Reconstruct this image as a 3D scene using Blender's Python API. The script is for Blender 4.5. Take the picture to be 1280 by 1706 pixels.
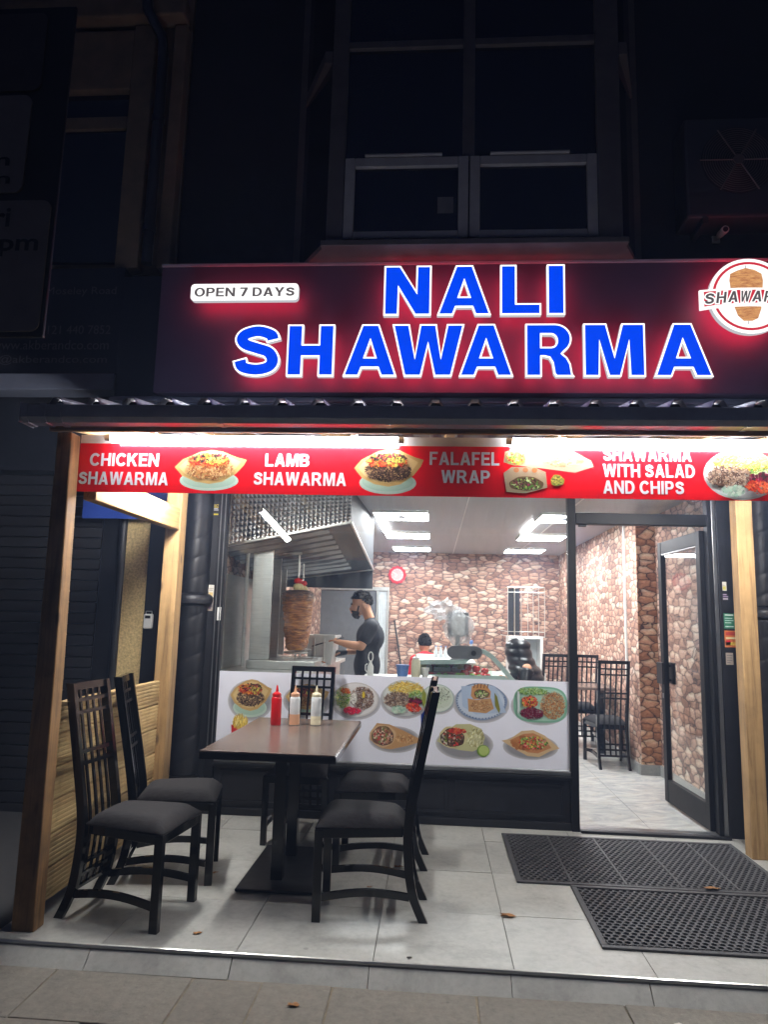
import bpy, bmesh, math, random
from mathutils import Vector, Matrix, Euler, noise
from mathutils.geometry import tessellate_polygon
R = math.radians
random.seed(7)
S = bpy.context.scene
for o in list(bpy.data.objects):
    bpy.data.objects.remove(o)
COL = S.collection

# ---------------------------------------------------------------- camera
H_EYE = 1.46
cam = bpy.data.cameras.new('Camera')
cam_o = bpy.data.objects.new('Camera', cam)
COL.objects.link(cam_o)
cam.sensor_fit = 'VERTICAL'
cam.sensor_height = 24.0
cam.sensor_width = 24.0
cam.lens = 24.0 * 1183.0 / 1706.0
cam.clip_start = 0.05
cam.clip_end = 400
_p, _r, _y = R(8.6), R(1.51), R(4.19)
fw = Vector((-math.sin(_y) * math.cos(_p), math.cos(_y) * math.cos(_p), math.sin(_p)))
rt = Vector((math.cos(_y), math.sin(_y), 0))
up = rt.cross(fw)
rt2 = math.cos(_r) * rt + math.sin(_r) * up
up2 = -math.sin(_r) * rt + math.cos(_r) * up
cam_o.matrix_world = Matrix(((rt2.x, up2.x, -fw.x, 0), (rt2.y, up2.y, -fw.y, -5.46), (rt2.z, up2.z, -fw.z, H_EYE), (0, 0, 0, 1)))
S.camera = cam_o

# ---------------------------------------------------------------- night sky
W = bpy.data.worlds.new('World')
S.world = W
W.use_nodes = True
wn = W.node_tree.nodes
sky = wn.new('ShaderNodeTexSky')
sky.sky_type = 'NISHITA'
sky.sun_disc = False
sky.sun_elevation = R(-3.5)
sky.sun_rotation = R(200)
tint = wn.new('ShaderNodeMix'); tint.data_type = 'RGBA'; tint.blend_type = 'MULTIPLY'; tint.inputs[0].default_value = 1.0
tint.inputs[7].default_value = (0.62, 0.72, 1.35, 1)   # deep navy town sky
W.node_tree.links.new(sky.outputs[0], tint.inputs[6])
W.node_tree.links.new(tint.outputs[2], wn['Background'].inputs[0])
wn['Background'].inputs[1].default_value = SKY_STRENGTH = 0.3

# ---------------------------------------------------------------- exposure
S.view_settings.view_transform = 'Standard'
S.view_settings.look = 'None'
S.view_settings.exposure = 0.3
S.view_settings.gamma = 1.0
S.cycles.use_denoising = True
S.cycles.denoiser = 'OPENIMAGEDENOISE'
S.cycles.max_bounces = 8
S.cycles.transparent_max_bounces = 12
S.cycles.caustics_reflective = False
S.cycles.caustics_refractive = False
S.cycles.sample_clamp_indirect = 4.0
S.cycles.use_light_tree = True
S.cycles.blur_glossy = 0.5

# lamp output (radiance of the glowing surfaces)
L_TUBE, L_CANOPY, L_PANEL, L_STRIP = 85.0, 255.0, 47.0, 45.0

# ---------------------------------------------------------------- helpers
def lin(c):
    return tuple(((v / 255) / 12.92 if v / 255 <= 0.04045 else ((v / 255 + 0.055) / 1.055) ** 2.4) for v in c[:3])

class N:
    """small node-tree writer"""
    def __init__(s, name):
        s.m = bpy.data.materials.new(name)
        s.m.use_nodes = True
        s.t = s.m.node_tree
        s.b = s.t.nodes['Principled BSDF']
        s.out = s.t.nodes['Material Output']
    def n(s, typ, **kw):
        nd = s.t.nodes.new('ShaderNode' + typ)
        for k, v in kw.items():
            if k in nd.bl_rna.properties.keys():
                setattr(nd, k, v)
            else:
                nd.inputs[k.replace('_', ' ')].default_value = v
        return nd
    def l(s, a, b):
        s.t.links.new(a, b)
    def coord(s, scale=(1, 1, 1), kind='Object'):
        tc = s.n('TexCoord')
        mp = s.n('Mapping')
        mp.inputs['Scale'].default_value = scale
        s.l(tc.outputs[kind], mp.inputs[0])
        return mp.outputs[0]
    def noise(s, vec, scale, detail=4, rough=0.6, dist=0.0):
        nd = s.n('TexNoise')
        nd.inputs['Scale'].default_value = scale
        nd.inputs['Detail'].default_value = detail
        nd.inputs['Roughness'].default_value = rough
        nd.inputs['Distortion'].default_value = dist
        s.l(vec, nd.inputs['Vector'])
        return nd.outputs[0]
    def ramp(s, fac, stops):
        nd = s.n('ValToRGB')
        el = nd.color_ramp.elements
        while len(el) < len(stops):
            el.new(0.5)
        for e, (p, c) in zip(el, stops):
            e.position = p
            e.color = (*c, 1)
        s.l(fac, nd.inputs[0])
        return nd.outputs[0]
    def mix(s, fac, a, b, mode='MIX'):
        nd = s.n('Mix', data_type='RGBA', blend_type=mode)
        for v, i in ((fac, 0), (a, 6), (b, 7)):
            if hasattr(v, 'links') or isinstance(v, bpy.types.NodeSocket):
                s.l(v, nd.inputs[i])
            else:
                nd.inputs[i].default_value = v if i == 0 else (*v, 1)
        return nd.outputs[2]
    def bump(s, h, strength=0.3, dist=0.01):
        nd = s.n('Bump')
        nd.inputs['Strength'].default_value = strength
        nd.inputs['Distance'].default_value = dist
        s.l(h, nd.inputs['Height'])
        s.l(nd.outputs[0], s.b.inputs['Normal'])
    def rnd(s, col, amt=0.25):
        oi = s.n('ObjectInfo')
        mr = s.n('MapRange')
        mr.inputs['To Min'].default_value = 1 - amt
        mr.inputs['To Max'].default_value = 1 + amt
        s.l(oi.outputs['Random'], mr.inputs[0])
        nd = s.n('Mix', data_type='RGBA', blend_type='MULTIPLY')
        nd.inputs[0].default_value = 1
        s.l(col, nd.inputs[6])
        s.l(mr.outputs[0], nd.inputs[7])
        return nd.outputs[2]

def mat(name, c, rough=0.5, metal=0.0, var=0.15, vs=8, bump=0.0, bs=60, stretch=(1, 1, 1), spec=0.5, rnd=0.0, coat=0.0):
    k = N(name)
    base = lin(c)
    v = k.coord(stretch)
    nz = k.noise(v, vs, 5, 0.62)
    dark = tuple(x * (1 - var) for x in base)
    lite = tuple(min(1, x * (1 + var)) for x in base)
    col = k.ramp(nz, [(0.3, dark), (0.7, lite)])
    if rnd:
        col = k.rnd(col, rnd)
    k.l(col, k.b.inputs['Base Color'])
    rr = k.n('MapRange')
    rr.inputs['To Min'].default_value = max(0.02, rough * 0.8)
    rr.inputs['To Max'].default_value = min(1, rough * 1.25)
    k.l(nz, rr.inputs[0])
    k.l(rr.outputs[0], k.b.inputs['Roughness'])
    k.b.inputs['Metallic'].default_value = metal
    k.b.inputs['Specular IOR Level'].default_value = spec
    k.b.inputs['Coat Weight'].default_value = coat
    if bump:
        k.bump(k.noise(v, bs, 4), bump, 0.004)
    return k.m

def emit(name, c, strength, front_only=False):
    k = N(name)
    e = k.n('Emission')
    e.inputs[0].default_value = (*lin(c), 1)
    e.inputs[1].default_value = strength
    k.l(e.outputs[0], k.out.inputs[0])
    return k.m

def glass(name, tint=(0.97, 0.985, 0.98), ior=1.45, dust=0.0):
    k = N(name)
    tr = k.n('BsdfTransparent'); tr.inputs[0].default_value = (*tint, 1)
    gl = k.n('BsdfGlossy'); gl.inputs['Roughness'].default_value = 0.02
    fr = k.n('Fresnel'); ge = k.n('NewGeometry'); mr_ = k.n('MapRange')
    mr_.inputs['To Min'].default_value = ior; mr_.inputs['To Max'].default_value = 1.0 / ior
    k.l(ge.outputs['Backfacing'], mr_.inputs[0]); k.l(mr_.outputs[0], fr.inputs[0])   # same Fresnel from both faces of the pane
    mx = k.n('MixShader')
    k.l(fr.outputs[0], mx.inputs[0]); k.l(tr.outputs[0], mx.inputs[1]); k.l(gl.outputs[0], mx.inputs[2])
    o = mx.outputs[0]
    if dust:
        df = k.n('BsdfDiffuse'); df.inputs[0].default_value = (0.6, 0.62, 0.62, 1)
        nz = k.noise(k.coord((3, 3, 1.2)), 5, 6, 0.7)
        mr = k.n('MapRange'); mr.inputs['From Min'].default_value = 0.45; mr.inputs['From Max'].default_value = 0.85
        mr.inputs['To Max'].default_value = dust
        k.l(nz, mr.inputs[0])
        m2 = k.n('MixShader')
        k.l(mr.outputs[0], m2.inputs[0]); k.l(o, m2.inputs[1]); k.l(df.outputs[0], m2.inputs[2])
        o = m2.outputs[0]
    k.l(o, k.out.inputs[0])
    return k.m

ORG = {}
class MB:
    def __init__(s):
        s.v, s.f, s.c = [], [], []
    def face(s, pts, col=None):
        i = len(s.v)
        s.v += [tuple(p) for p in pts]
        s.f.append(tuple(range(i, i + len(pts))))
        s.c.append(col)
    def mesh(s, vs, fs, col=None):
        i = len(s.v)
        s.v += [tuple(p) for p in vs]
        for f in fs:
            s.f.append(tuple(i + k for k in f)); s.c.append(col)
        return s
    def box(s, x0, x1, y0, y1, z0, z1, col=None):
        vs = [(x, y, z) for x in (x0, x1) for y in (y0, y1) for z in (z0, z1)]
        return s.mesh(vs, [(0, 1, 3, 2), (4, 6, 7, 5), (0, 4, 5, 1), (2, 3, 7, 6), (0, 2, 6, 4), (1, 5, 7, 3)], col)
    def ring(s, rings, closed=True, cap0=True, cap1=True, col=None):
        """skin a list of rings (equal point counts)"""
        n = len(rings[0]); i = len(s.v)
        for r in rings:
            s.v += [tuple(p) for p in r]
        for a in range(len(rings) - 1):
            for b in range(n if closed else n - 1):
                c = (b + 1) % n
                s.f.append((i + a * n + b, i + a * n + c, i + (a + 1) * n + c, i + (a + 1) * n + b)); s.c.append(col)
        if cap0: s.f.append(tuple(i + k for k in range(n))[::-1]); s.c.append(col)
        if cap1: s.f.append(tuple(i + (len(rings) - 1) * n + k for k in range(n))); s.c.append(col)
        return s
    def tube(s, path, r, n=8, col=None, flat=1.0):
        path = [Vector(p) for p in path]
        rr = r if isinstance(r, (list, tuple)) else [r] * len(path)
        rings = []
        prev = None
        for i, p in enumerate(path):
            t = (path[min(i + 1, len(path) - 1)] - path[max(i - 1, 0)]).normalized()
            a = prev if prev is not None else (Vector((0, 0, 1)) if abs(t.z) < 0.9 else Vector((1, 0, 0)))
            b = t.cross(a).normalized(); a = b.cross(t).normalized(); prev = a
            rings.append([p + (a * math.cos(k * 2 * math.pi / n) * flat + b * math.sin(k * 2 * math.pi / n)) * rr[i] for k in range(n)])
        return s.ring(rings, col=col)
    def lathe(s, prof, c=(0, 0, 0), n=20, col=None):
        rings = [[(c[0] + r * math.cos(k * 2 * math.pi / n), c[1] + r * math.sin(k * 2 * math.pi / n), c[2] + z) for k in range(n)] for r, z in prof]
        return s.ring(rings, col=col)
    def loops(s, polys, y0, y1, col=None, back=True):
        """polygons with holes in XZ, extruded between y0 (front) and y1"""
        tri = tessellate_polygon([[Vector((p[0], p[1], 0)) for p in q] for q in polys])
        flat = [p for q in polys for p in q]
        for y in ((y0, y1) if back else (y0,)):
            s.mesh([(p[0], y, p[1]) for p in flat], tri, col)
        for q in polys:
            m = len(q)
            s.mesh([(p[0], y0, p[1]) for p in q] + [(p[0], y1, p[1]) for p in q],
                   [(a, (a + 1) % m, m + (a + 1) % m, m + a) for a in range(m)], col)
        return s
    def strip(s, Lp, Rp, y0, y1, col=None):
        """thick stroke given by its two edges in XZ, extruded between y0 and y1"""
        n = len(Lp)
        for y in (y0, y1):
            s.mesh([(p[0], y, p[1]) for p in Lp] + [(p[0], y, p[1]) for p in Rp], [(i, i + 1, n + i + 1, n + i) for i in range(n - 1)], col)
        q = list(Lp) + list(reversed(Rp)); m = len(q)
        return s.mesh([(p[0], y0, p[1]) for p in q] + [(p[0], y1, p[1]) for p in q], [(a, (a + 1) % m, m + (a + 1) % m, m + a) for a in range(m)], col)
    def ell(s, c, r, tilt=0.0, n=16, q=10):
        """closed ellipsoid, tilted about Y"""
        rt_ = Matrix.Rotation(tilt, 3, 'Y')
        rings = [[tuple(Vector(c) + rt_ @ Vector((r[0] * math.sin(math.pi * i / q) * math.cos(6.2832 * j / n), r[1] * math.sin(math.pi * i / q) * math.sin(6.2832 * j / n), -r[2] * math.cos(math.pi * i / q)))) for j in range(n)] for i in range(1, q)]
        return s.ring(rings)
    def build(s, name, m, parent=None, smooth=False, bevel=0.0, origin=None, **tags):
        org = Vector(ORG[parent]) if parent is not None else Vector(origin or (0, 0, 0))
        me = bpy.data.meshes.new(name)
        me.from_pydata([tuple(Vector(p) - org) for p in s.v], [], s.f)
        if any(c is not None for c in s.c):
            at = me.color_attributes.new('Col', 'FLOAT_COLOR', 'CORNER')
            li = 0
            for poly, c in zip(me.polygons, s.c):
                for _ in range(poly.loop_total):
                    at.data[li].color = (*(c or (1, 1, 1)), 1); li += 1
        bm = bmesh.new(); bm.from_mesh(me)
        bmesh.ops.recalc_face_normals(bm, faces=bm.faces) if not any(s.c) else None
        bm.to_mesh(me); bm.free()
        me.materials.append(m)
        if smooth:
            for p in me.polygons: p.use_smooth = True
            if smooth != 'all':
                try: me.set_sharp_from_angle(angle=R(40))
                except Exception: pass
        o = bpy.data.objects.new(name, me)
        COL.objects.link(o)
        if parent is not None:
            o.parent = parent
        else:
            o.location = org
        ORG[o] = org
        if bevel:
            b = o.modifiers.new('Bevel', 'BEVEL'); b.width = bevel; b.segments = 2; b.limit_method = 'ANGLE'
            b.harden_normals = False
        tag(o, **tags)
        return o

def tag(o, label=None, cat=None, group=None, kind=None):
    if label: o['label'] = label
    if cat: o['category'] = cat
    if group: o['group'] = group
    if kind: o['kind'] = kind
    return o

def thing(name, label, cat, loc=(0, 0, 0), group=None, rz=0.0):
    o = bpy.data.objects.new(name, None)
    o.empty_display_size = 0.1
    COL.objects.link(o); o.location = loc; o.rotation_euler.z = rz
    ORG[o] = Vector(loc)
    return tag(o, label, cat, group)

def dup(root, loc, rz=0.0, label=None, parent=None):
    c = root.copy(); COL.objects.link(c)
    if parent is None:
        c.location = loc; c.rotation_euler.z = rz
        if label: c['label'] = label
    else:
        c.parent = parent
    for ch in root.children:
        dup(ch, None, parent=c)
    return c

def piece(src, parent, loc):
    """another piece that shares its mesh with src, under the same parent"""
    c = src.copy(); COL.objects.link(c); c.parent = parent; c.location = loc
    return c

def B(*a):
    return MB().box(*a)

def text(s, cx, cz, h, width, y, m, parent, name='lettering', bold=0.02, depth=0.002, shear=0.0, rot=0.0):
    """flat lettering in an XZ plane, front at y-depth; every word is a piece of its own"""
    cu = bpy.data.curves.new('t', 'FONT'); cu.body = s; cu.resolution_u = 3; cu.offset = bold
    ob = bpy.data.objects.new('t', cu); COL.objects.link(ob)
    dg = bpy.context.evaluated_depsgraph_get(); dg.update()
    me = ob.evaluated_get(dg).to_mesh()
    vs = [v.co.copy() for v in me.vertices]; fs = [tuple(p.vertices) for p in me.polygons]
    ob.evaluated_get(dg).to_mesh_clear()
    bpy.data.objects.remove(ob); bpy.data.curves.remove(cu)
    x0, x1 = min(v.x for v in vs), max(v.x for v in vs); z0, z1 = min(v.y for v in vs), max(v.y for v in vs)
    kz = h / (z1 - z0); kx = width / (x1 - x0) if width else kz
    ca, sa = math.cos(rot), math.sin(rot)
    pts = []
    for v in vs:
        a = (v.x - (x0 + x1) / 2) * kx; b = (v.y - (z0 + z1) / 2) * kz; a += b * shear
        pts.append((cx + a * ca - b * sa, y - depth, cz + a * sa + b * ca))
    words = [[]]; right = None
    for f in sorted(fs, key=lambda f: min(vs[i].x for i in f)):
        lo = min(vs[i].x for i in f)
        if right is not None and lo - right > 0.16: words.append([])
        words[-1].append(f); right = max(right if right is not None else -9, max(vs[i].x for i in f))
    for w in words:
        idx = sorted({i for f in w for i in f}); mp = {q: n for n, q in enumerate(idx)}
        b = MB(); b.mesh([pts[i] for i in idx], [tuple(mp[i] for i in f) for f in w])
        o = b.build(name, m, parent)
    return o

def arc(cx, cy, rx, ry, a0, a1, n=10):
    return [(cx + rx * math.cos(R(a0 + (a1 - a0) * i / n)), cy + ry * math.sin(R(a0 + (a1 - a0) * i / n))) for i in range(n + 1)]
def edges_of(pts, w, smooth=True):
    """the two edges of a thick stroke through pts (Catmull-Rom when smooth)"""
    c = [Vector(p) for p in pts]
    if smooth:
        P = [2 * c[0] - c[1]] + c + [2 * c[-1] - c[-2]]; c = []
        for i in range(1, len(P) - 2):
            for k_ in range(5):
                t = k_ / 5; a, b_, d, e = P[i - 1:i + 3]
                c.append(0.5 * ((2 * b_) + (d - a) * t + (2 * a - 5 * b_ + 4 * d - e) * t * t + (3 * b_ - a - 3 * d + e) * t ** 3))
        c.append(P[-2])
    L, Q = [], []
    for i, q in enumerate(c):
        t = (c[min(i + 1, len(c) - 1)] - c[max(i - 1, 0)]).normalized(); n_ = Vector((-t.y, t.x)); L.append(tuple(q + n_ * w / 2)); Q.append(tuple(q - n_ * w / 2))
    return L, Q
S_MID = [(.71, .68), (.66, .80), (.45, .87), (.24, .82), (.165, .72), (.23, .615), (.44, .535), (.63, .46), (.705, .31), (.64, .18), (.43, .125), (.20, .175), (.135, .33)]
# bold grotesque capitals: (width, polygons) or (width, stroke)
CAP = {
 'A': (.80, [[(0, 0), (.21, 0), (.275, .21), (.525, .21), (.59, 0), (.80, 0), (.515, 1), (.285, 1)], [(.325, .375), (.475, .375), (.40, .70)]]),
 'B': (.72, [[(0, 0), (.42, 0)] + arc(.42, .29, .29, .29, -90, 58, 8)[1:] + arc(.40, .74, .26, .26, -42, 90, 8) + [(0, 1)], [(.2, .165), (.40, .165)] + arc(.40, .295, .10, .13, -90, 90, 6) + [(.2, .425)], [(.2, .59), (.38, .59)] + arc(.38, .71, .09, .12, -90, 90, 6) + [(.2, .83)]]),
 'C': (.78, ('stroke', arc(.42, .5, .32, .41, 38, 322, 18), .2)),
 'D': (.76, [[(0, 0), (.34, 0)] + arc(.34, .5, .42, .5, -90, 90, 12) + [(0, 1)], [(.2, .17), (.33, .17)] + arc(.33, .5, .22, .33, -90, 90, 10) + [(.2, .83)]]),
 'E': (.66, [[(0, 0), (.66, 0), (.66, .17), (.2, .17), (.2, .42), (.6, .42), (.6, .59), (.2, .59), (.2, .83), (.65, .83), (.65, 1), (0, 1)]]),
 'F': (.62, [[(0, 0), (.2, 0), (.2, .41), (.54, .41), (.54, .58), (.2, .58), (.2, .83), (.62, .83), (.62, 1), (0, 1)]]),
 'H': (.76, [[(0, 0), (.2, 0), (.2, .42), (.56, .42), (.56, 0), (.76, 0), (.76, 1), (.56, 1), (.56, .60), (.2, .60), (.2, 1), (0, 1)]]),
 'I': (.2, [[(0, 0), (.2, 0), (.2, 1), (0, 1)]]),
 'K': (.80, [[(0, 0), (.2, 0), (.2, .33), (.31, .45), (.56, 0), (.80, 0), (.45, .58), (.78, 1), (.53, 1), (.2, .58), (.2, 1), (0, 1)]]),
 'L': (.62, [[(0, 0), (.62, 0), (.62, .17), (.2, .17), (.2, 1), (0, 1)]]),
 'M': (.92, [[(0, 0), (.19, 0), (.19, .72), (.37, 0), (.55, 0), (.73, .72), (.73, 0), (.92, 0), (.92, 1), (.63, 1), (.46, .33), (.29, 1), (0, 1)]]),
 'N': (.78, [[(0, 0), (.19, 0), (.19, .66), (.58, 0), (.78, 0), (.78, 1), (.59, 1), (.59, .35), (.20, 1), (0, 1)]]),
 'O': (.86, [arc(.43, .5, .43, .51, 0, 348, 29), arc(.43, .5, .22, .34, 0, 345, 23)]),
 'P': (.70, [[(0, 0), (.2, 0), (.2, .37), (.40, .37)] + arc(.40, .685, .30, .315, -90, 90, 10) + [(0, 1)], [(.2, .54), (.38, .54)] + arc(.38, .685, .11, .145, -90, 90, 8) + [(.2, .83)]]),
 'R': (.82, [[(0, 0), (.2, 0), (.2, .40), (.30, .40), (.38, .36), (.58, 0), (.82, 0), (.64, .32), (.57, .42)] + arc(.44, .71, .29, .29, -50, 90, 9) + [(0, 1)], [(.2, .56), (.42, .56)] + arc(.42, .695, .10, .135, -90, 90, 8) + [(.2, .83)]]),
 'S': (.72, ('stroke', [(x * .86, z) for x, z in S_MID], .2)),
 'T': (.72, [[(.26, 0), (.46, 0), (.46, .83), (.72, .83), (.72, 1), (0, 1), (0, .83), (.26, .83)]]),
 'W': (1.1, [[(.19, 0), (.41, 0), (.55, .64), (.69, 0), (.91, 0), (1.10, 1), (.89, 1), (.79, .36), (.66, 1), (.44, 1), (.31, .36), (.21, 1), (0, 1)]]),
 'Y': (.80, [[(.3, 0), (.5, 0), (.5, .4), (.8, 1), (.57, 1), (.4, .6), (.23, 1), (0, 1), (.3, .4)]]),
 '7': (.62, [[(.10, 0), (.32, 0), (.62, .84), (.62, 1), (0, 1), (0, .83), (.38, .83)]]),
}
def orient(poly, ccw):
    a = sum(p[0] * q[1] - q[0] * p[1] for p, q in zip(poly, poly[1:] + poly[:1]))
    return poly if (a > 0) == ccw else poly[::-1]
def inset(poly, d):
    out = []; n = len(poly)
    for i in range(n):
        p0, p1, p2 = Vector(poly[i - 1]), Vector(poly[i]), Vector(poly[(i + 1) % n])
        if (p1 - p0).length < 1e-6 or (p2 - p1).length < 1e-6: out.append(tuple(p1)); continue
        e1, e2 = (p1 - p0).normalized(), (p2 - p1).normalized(); n1, n2 = Vector((-e1.y, e1.x)), Vector((-e2.y, e2.x))
        b_ = n1 + n2
        if b_.length < 1e-4: out.append(tuple(p1 + n1 * d)); continue
        b_.normalize(); k_ = d / max(.35, b_.dot(n1)); out.append(tuple(p1 + b_ * k_))
    return out
def caps(s, cx, cz, h, width, y, m, parent, name='lettering', depth=0.001, shear=0.0, rot=0.0, grow=0.0):
    """flat bold capitals; every word is a piece of its own"""
    x = 0; items = []; wi = 0
    for ch in s:
        if ch == ' ': x += .30; wi += 1; continue
        items.append((ch, x, wi)); x += CAP[ch][0] + .10
    tot = x - .10; kx = width / tot; ca, sa = math.cos(rot), math.sin(rot)
    def mp(px, pz):
        a = (px - tot / 2) * kx; b_ = (pz - .5) * h; a += b_ * shear
        return (cx + a * ca - b_ * sa, y - depth, cz + a * sa + b_ * ca)
    o = None
    for w in range(wi + 1):
        bb = MB()
        for ch, x0, k_ in items:
            if k_ != w: continue
            g = CAP[ch][1]
            if g[0] == 'stroke':
                L, Q = edges_of(g[1], g[2] + 2 * grow, ch == 'S'); n = len(L)
                bb.mesh([mp(x0 + p[0], p[1]) for p in L] + [mp(x0 + p[0], p[1]) for p in Q], [(i, i + 1, n + i + 1, n + i) for i in range(n - 1)])
            else:
                polys = [orient(list(q), i == 0) for i, q in enumerate(g)]
                if grow: polys = [inset(q, -grow) for q in polys]
                tri = tessellate_polygon([[Vector((p[0], p[1], 0)) for p in q] for q in polys])
                bb.mesh([mp(x0 + p[0], p[1]) for q in polys for p in q], tri)
        o = bb.build(name, m, parent)
    return o
# ---------------------------------------------------------------- materials
def m_wood(name, c, c2, axis, wear=0.5):
    k = N(name)
    sc = [22, 22, 22]; sc[axis] = 1.1
    v = k.coord(tuple(sc))
    g = k.noise(v, 1.6, 8, 0.65, 0.6)
    col = k.ramp(g, [(0.28, lin(c2)), (0.5, lin(c)), (0.75, tuple(min(1, x * 1.25) for x in lin(c)))])
    st = k.noise(k.coord((3, 3, 3)), 1.3, 4)
    col = k.mix(k.ramp(st, [(0.45, (0, 0, 0)), (0.8, (wear,) * 3)]), col, tuple(x * 0.45 for x in lin(c2)))
    sv = [9, 9, 9]; sv[axis] = 3.2
    vo = k.n('TexVoronoi'); k.l(k.coord(tuple(sv)), vo.inputs['Vector']); vo.inputs['Scale'].default_value = 1.0
    kn = k.ramp(vo.outputs['Distance'], [(0.06, (0.8, 0.8, 0.8)), (0.16, (0, 0, 0))])
    col = k.mix(kn, col, tuple(x * 0.35 for x in lin(c2)))
    k.l(k.rnd(col, 0.12), k.b.inputs['Base Color'])
    k.b.inputs['Roughness'].default_value = 0.75
    k.bump(g, 0.35, 0.004)
    return k.m

def m_tile(name, c, rough, spots=True, speck=0.12, bmp=0.12):
    k = N(name)
    v = k.coord()
    tc = k.n('TexCoord'); oi = k.n('ObjectInfo')
    ad = k.n('VectorMath', operation='ADD'); k.l(tc.outputs['Object'], ad.inputs[0])
    cb = k.n('CombineXYZ'); mu = k.n('Math', operation='MULTIPLY'); mu.inputs[1].default_value = 37.0
    k.l(oi.outputs['Random'], mu.inputs[0]); k.l(mu.outputs[0], cb.inputs[0]); k.l(mu.outputs[0], cb.inputs[1])
    k.l(cb.outputs[0], ad.inputs[1])
    v = ad.outputs[0]
    a = k.noise(v, 3.0, 7, 0.68, 0.6)
    b = k.noise(v, 28, 5, 0.7)
    base = lin(c)
    col = k.ramp(a, [(0.30, tuple(x * 0.62 for x in base)), (0.48, base), (0.72, tuple(min(1, x * 1.16) for x in base))])
    col = k.mix(0.35 if speck < .5 else .6, col, k.ramp(b, [(0.3, tuple(x * 0.6 for x in base)), (0.6, tuple(min(1, x * 1.1) for x in base))]), 'MIX')
    if spots:
        d = k.noise(k.coord((1, 1, 1)), 3.2, 6, 0.75)
        col = k.mix(k.ramp(d, [(0.56, (0, 0, 0)), (0.72, (0.6, 0.6, 0.6))]), col, tuple(x * 0.45 for x in base))
    if spots:
        vo = k.n('TexVoronoi'); k.l(v, vo.inputs['Vector']); vo.inputs['Scale'].default_value = 5.0
        sp_ = k.n('SeparateColor'); k.l(vo.outputs['Color'], sp_.inputs[0])
        ad2 = k.n('Math', operation='MULTIPLY_ADD'); ad2.inputs[1].default_value = 0.11; ad2.inputs[2].default_value = -0.045
        k.l(sp_.outputs[0], ad2.inputs[0]); df = k.n('Math', operation='SUBTRACT'); k.l(vo.outputs['Distance'], df.inputs[0]); k.l(ad2.outputs[0], df.inputs[1])
        col = k.mix(k.ramp(df.outputs[0], [(0.0, (0.55,) * 3), (0.015, (0, 0, 0))]), col, tuple(x * 0.4 for x in base))
        fs_ = k.noise(v, 48, 4, 0.85); col = k.mix(k.ramp(fs_, [(0.62, (0, 0, 0)), (0.72, (speck,) * 3)]), col, tuple(min(1, x * 1.9) for x in base))
        fs_ = k.noise(v, 34, 4, 0.85); col = k.mix(k.ramp(fs_, [(0.60, (0, 0, 0)), (0.74, (speck,) * 3)]), col, tuple(x * 0.35 for x in base))
    k.l(k.rnd(col, 0.05), k.b.inputs['Base Color'])
    rr = k.n('MapRange'); rr.inputs['To Min'].default_value = rough * 0.7; rr.inputs['To Max'].default_value = min(1, rough * 1.4)
    k.l(a, rr.inputs[0]); k.l(rr.outputs[0], k.b.inputs['Roughness'])
    k.bump(b, bmp, 0.003)
    return k.m

def m_marble(name):
    k = N(name)
    v = k.coord((1.2, 2.2, 1.2))
    a = k.noise(v, 2.2, 8, 0.7, 1.8)
    col = k.ramp(a, [(0.25, lin((146, 149, 148))), (0.45, lin((186, 188, 185))), (0.58, lin((208, 208, 203))), (0.75, lin((224, 223, 217)))])
    g = k.noise(k.coord((1, 1, 1)), 2.6, 5, 0.7, 2.0)
    col = k.mix(k.ramp(g, [(0.52, (0, 0, 0)), (0.7, (0.5, 0.5, 0.5))]), col, lin((176, 166, 140)))
    k.l(col, k.b.inputs['Base Color'])
    k.b.inputs['Roughness'].default_value = 0.18
    return k.m

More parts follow.
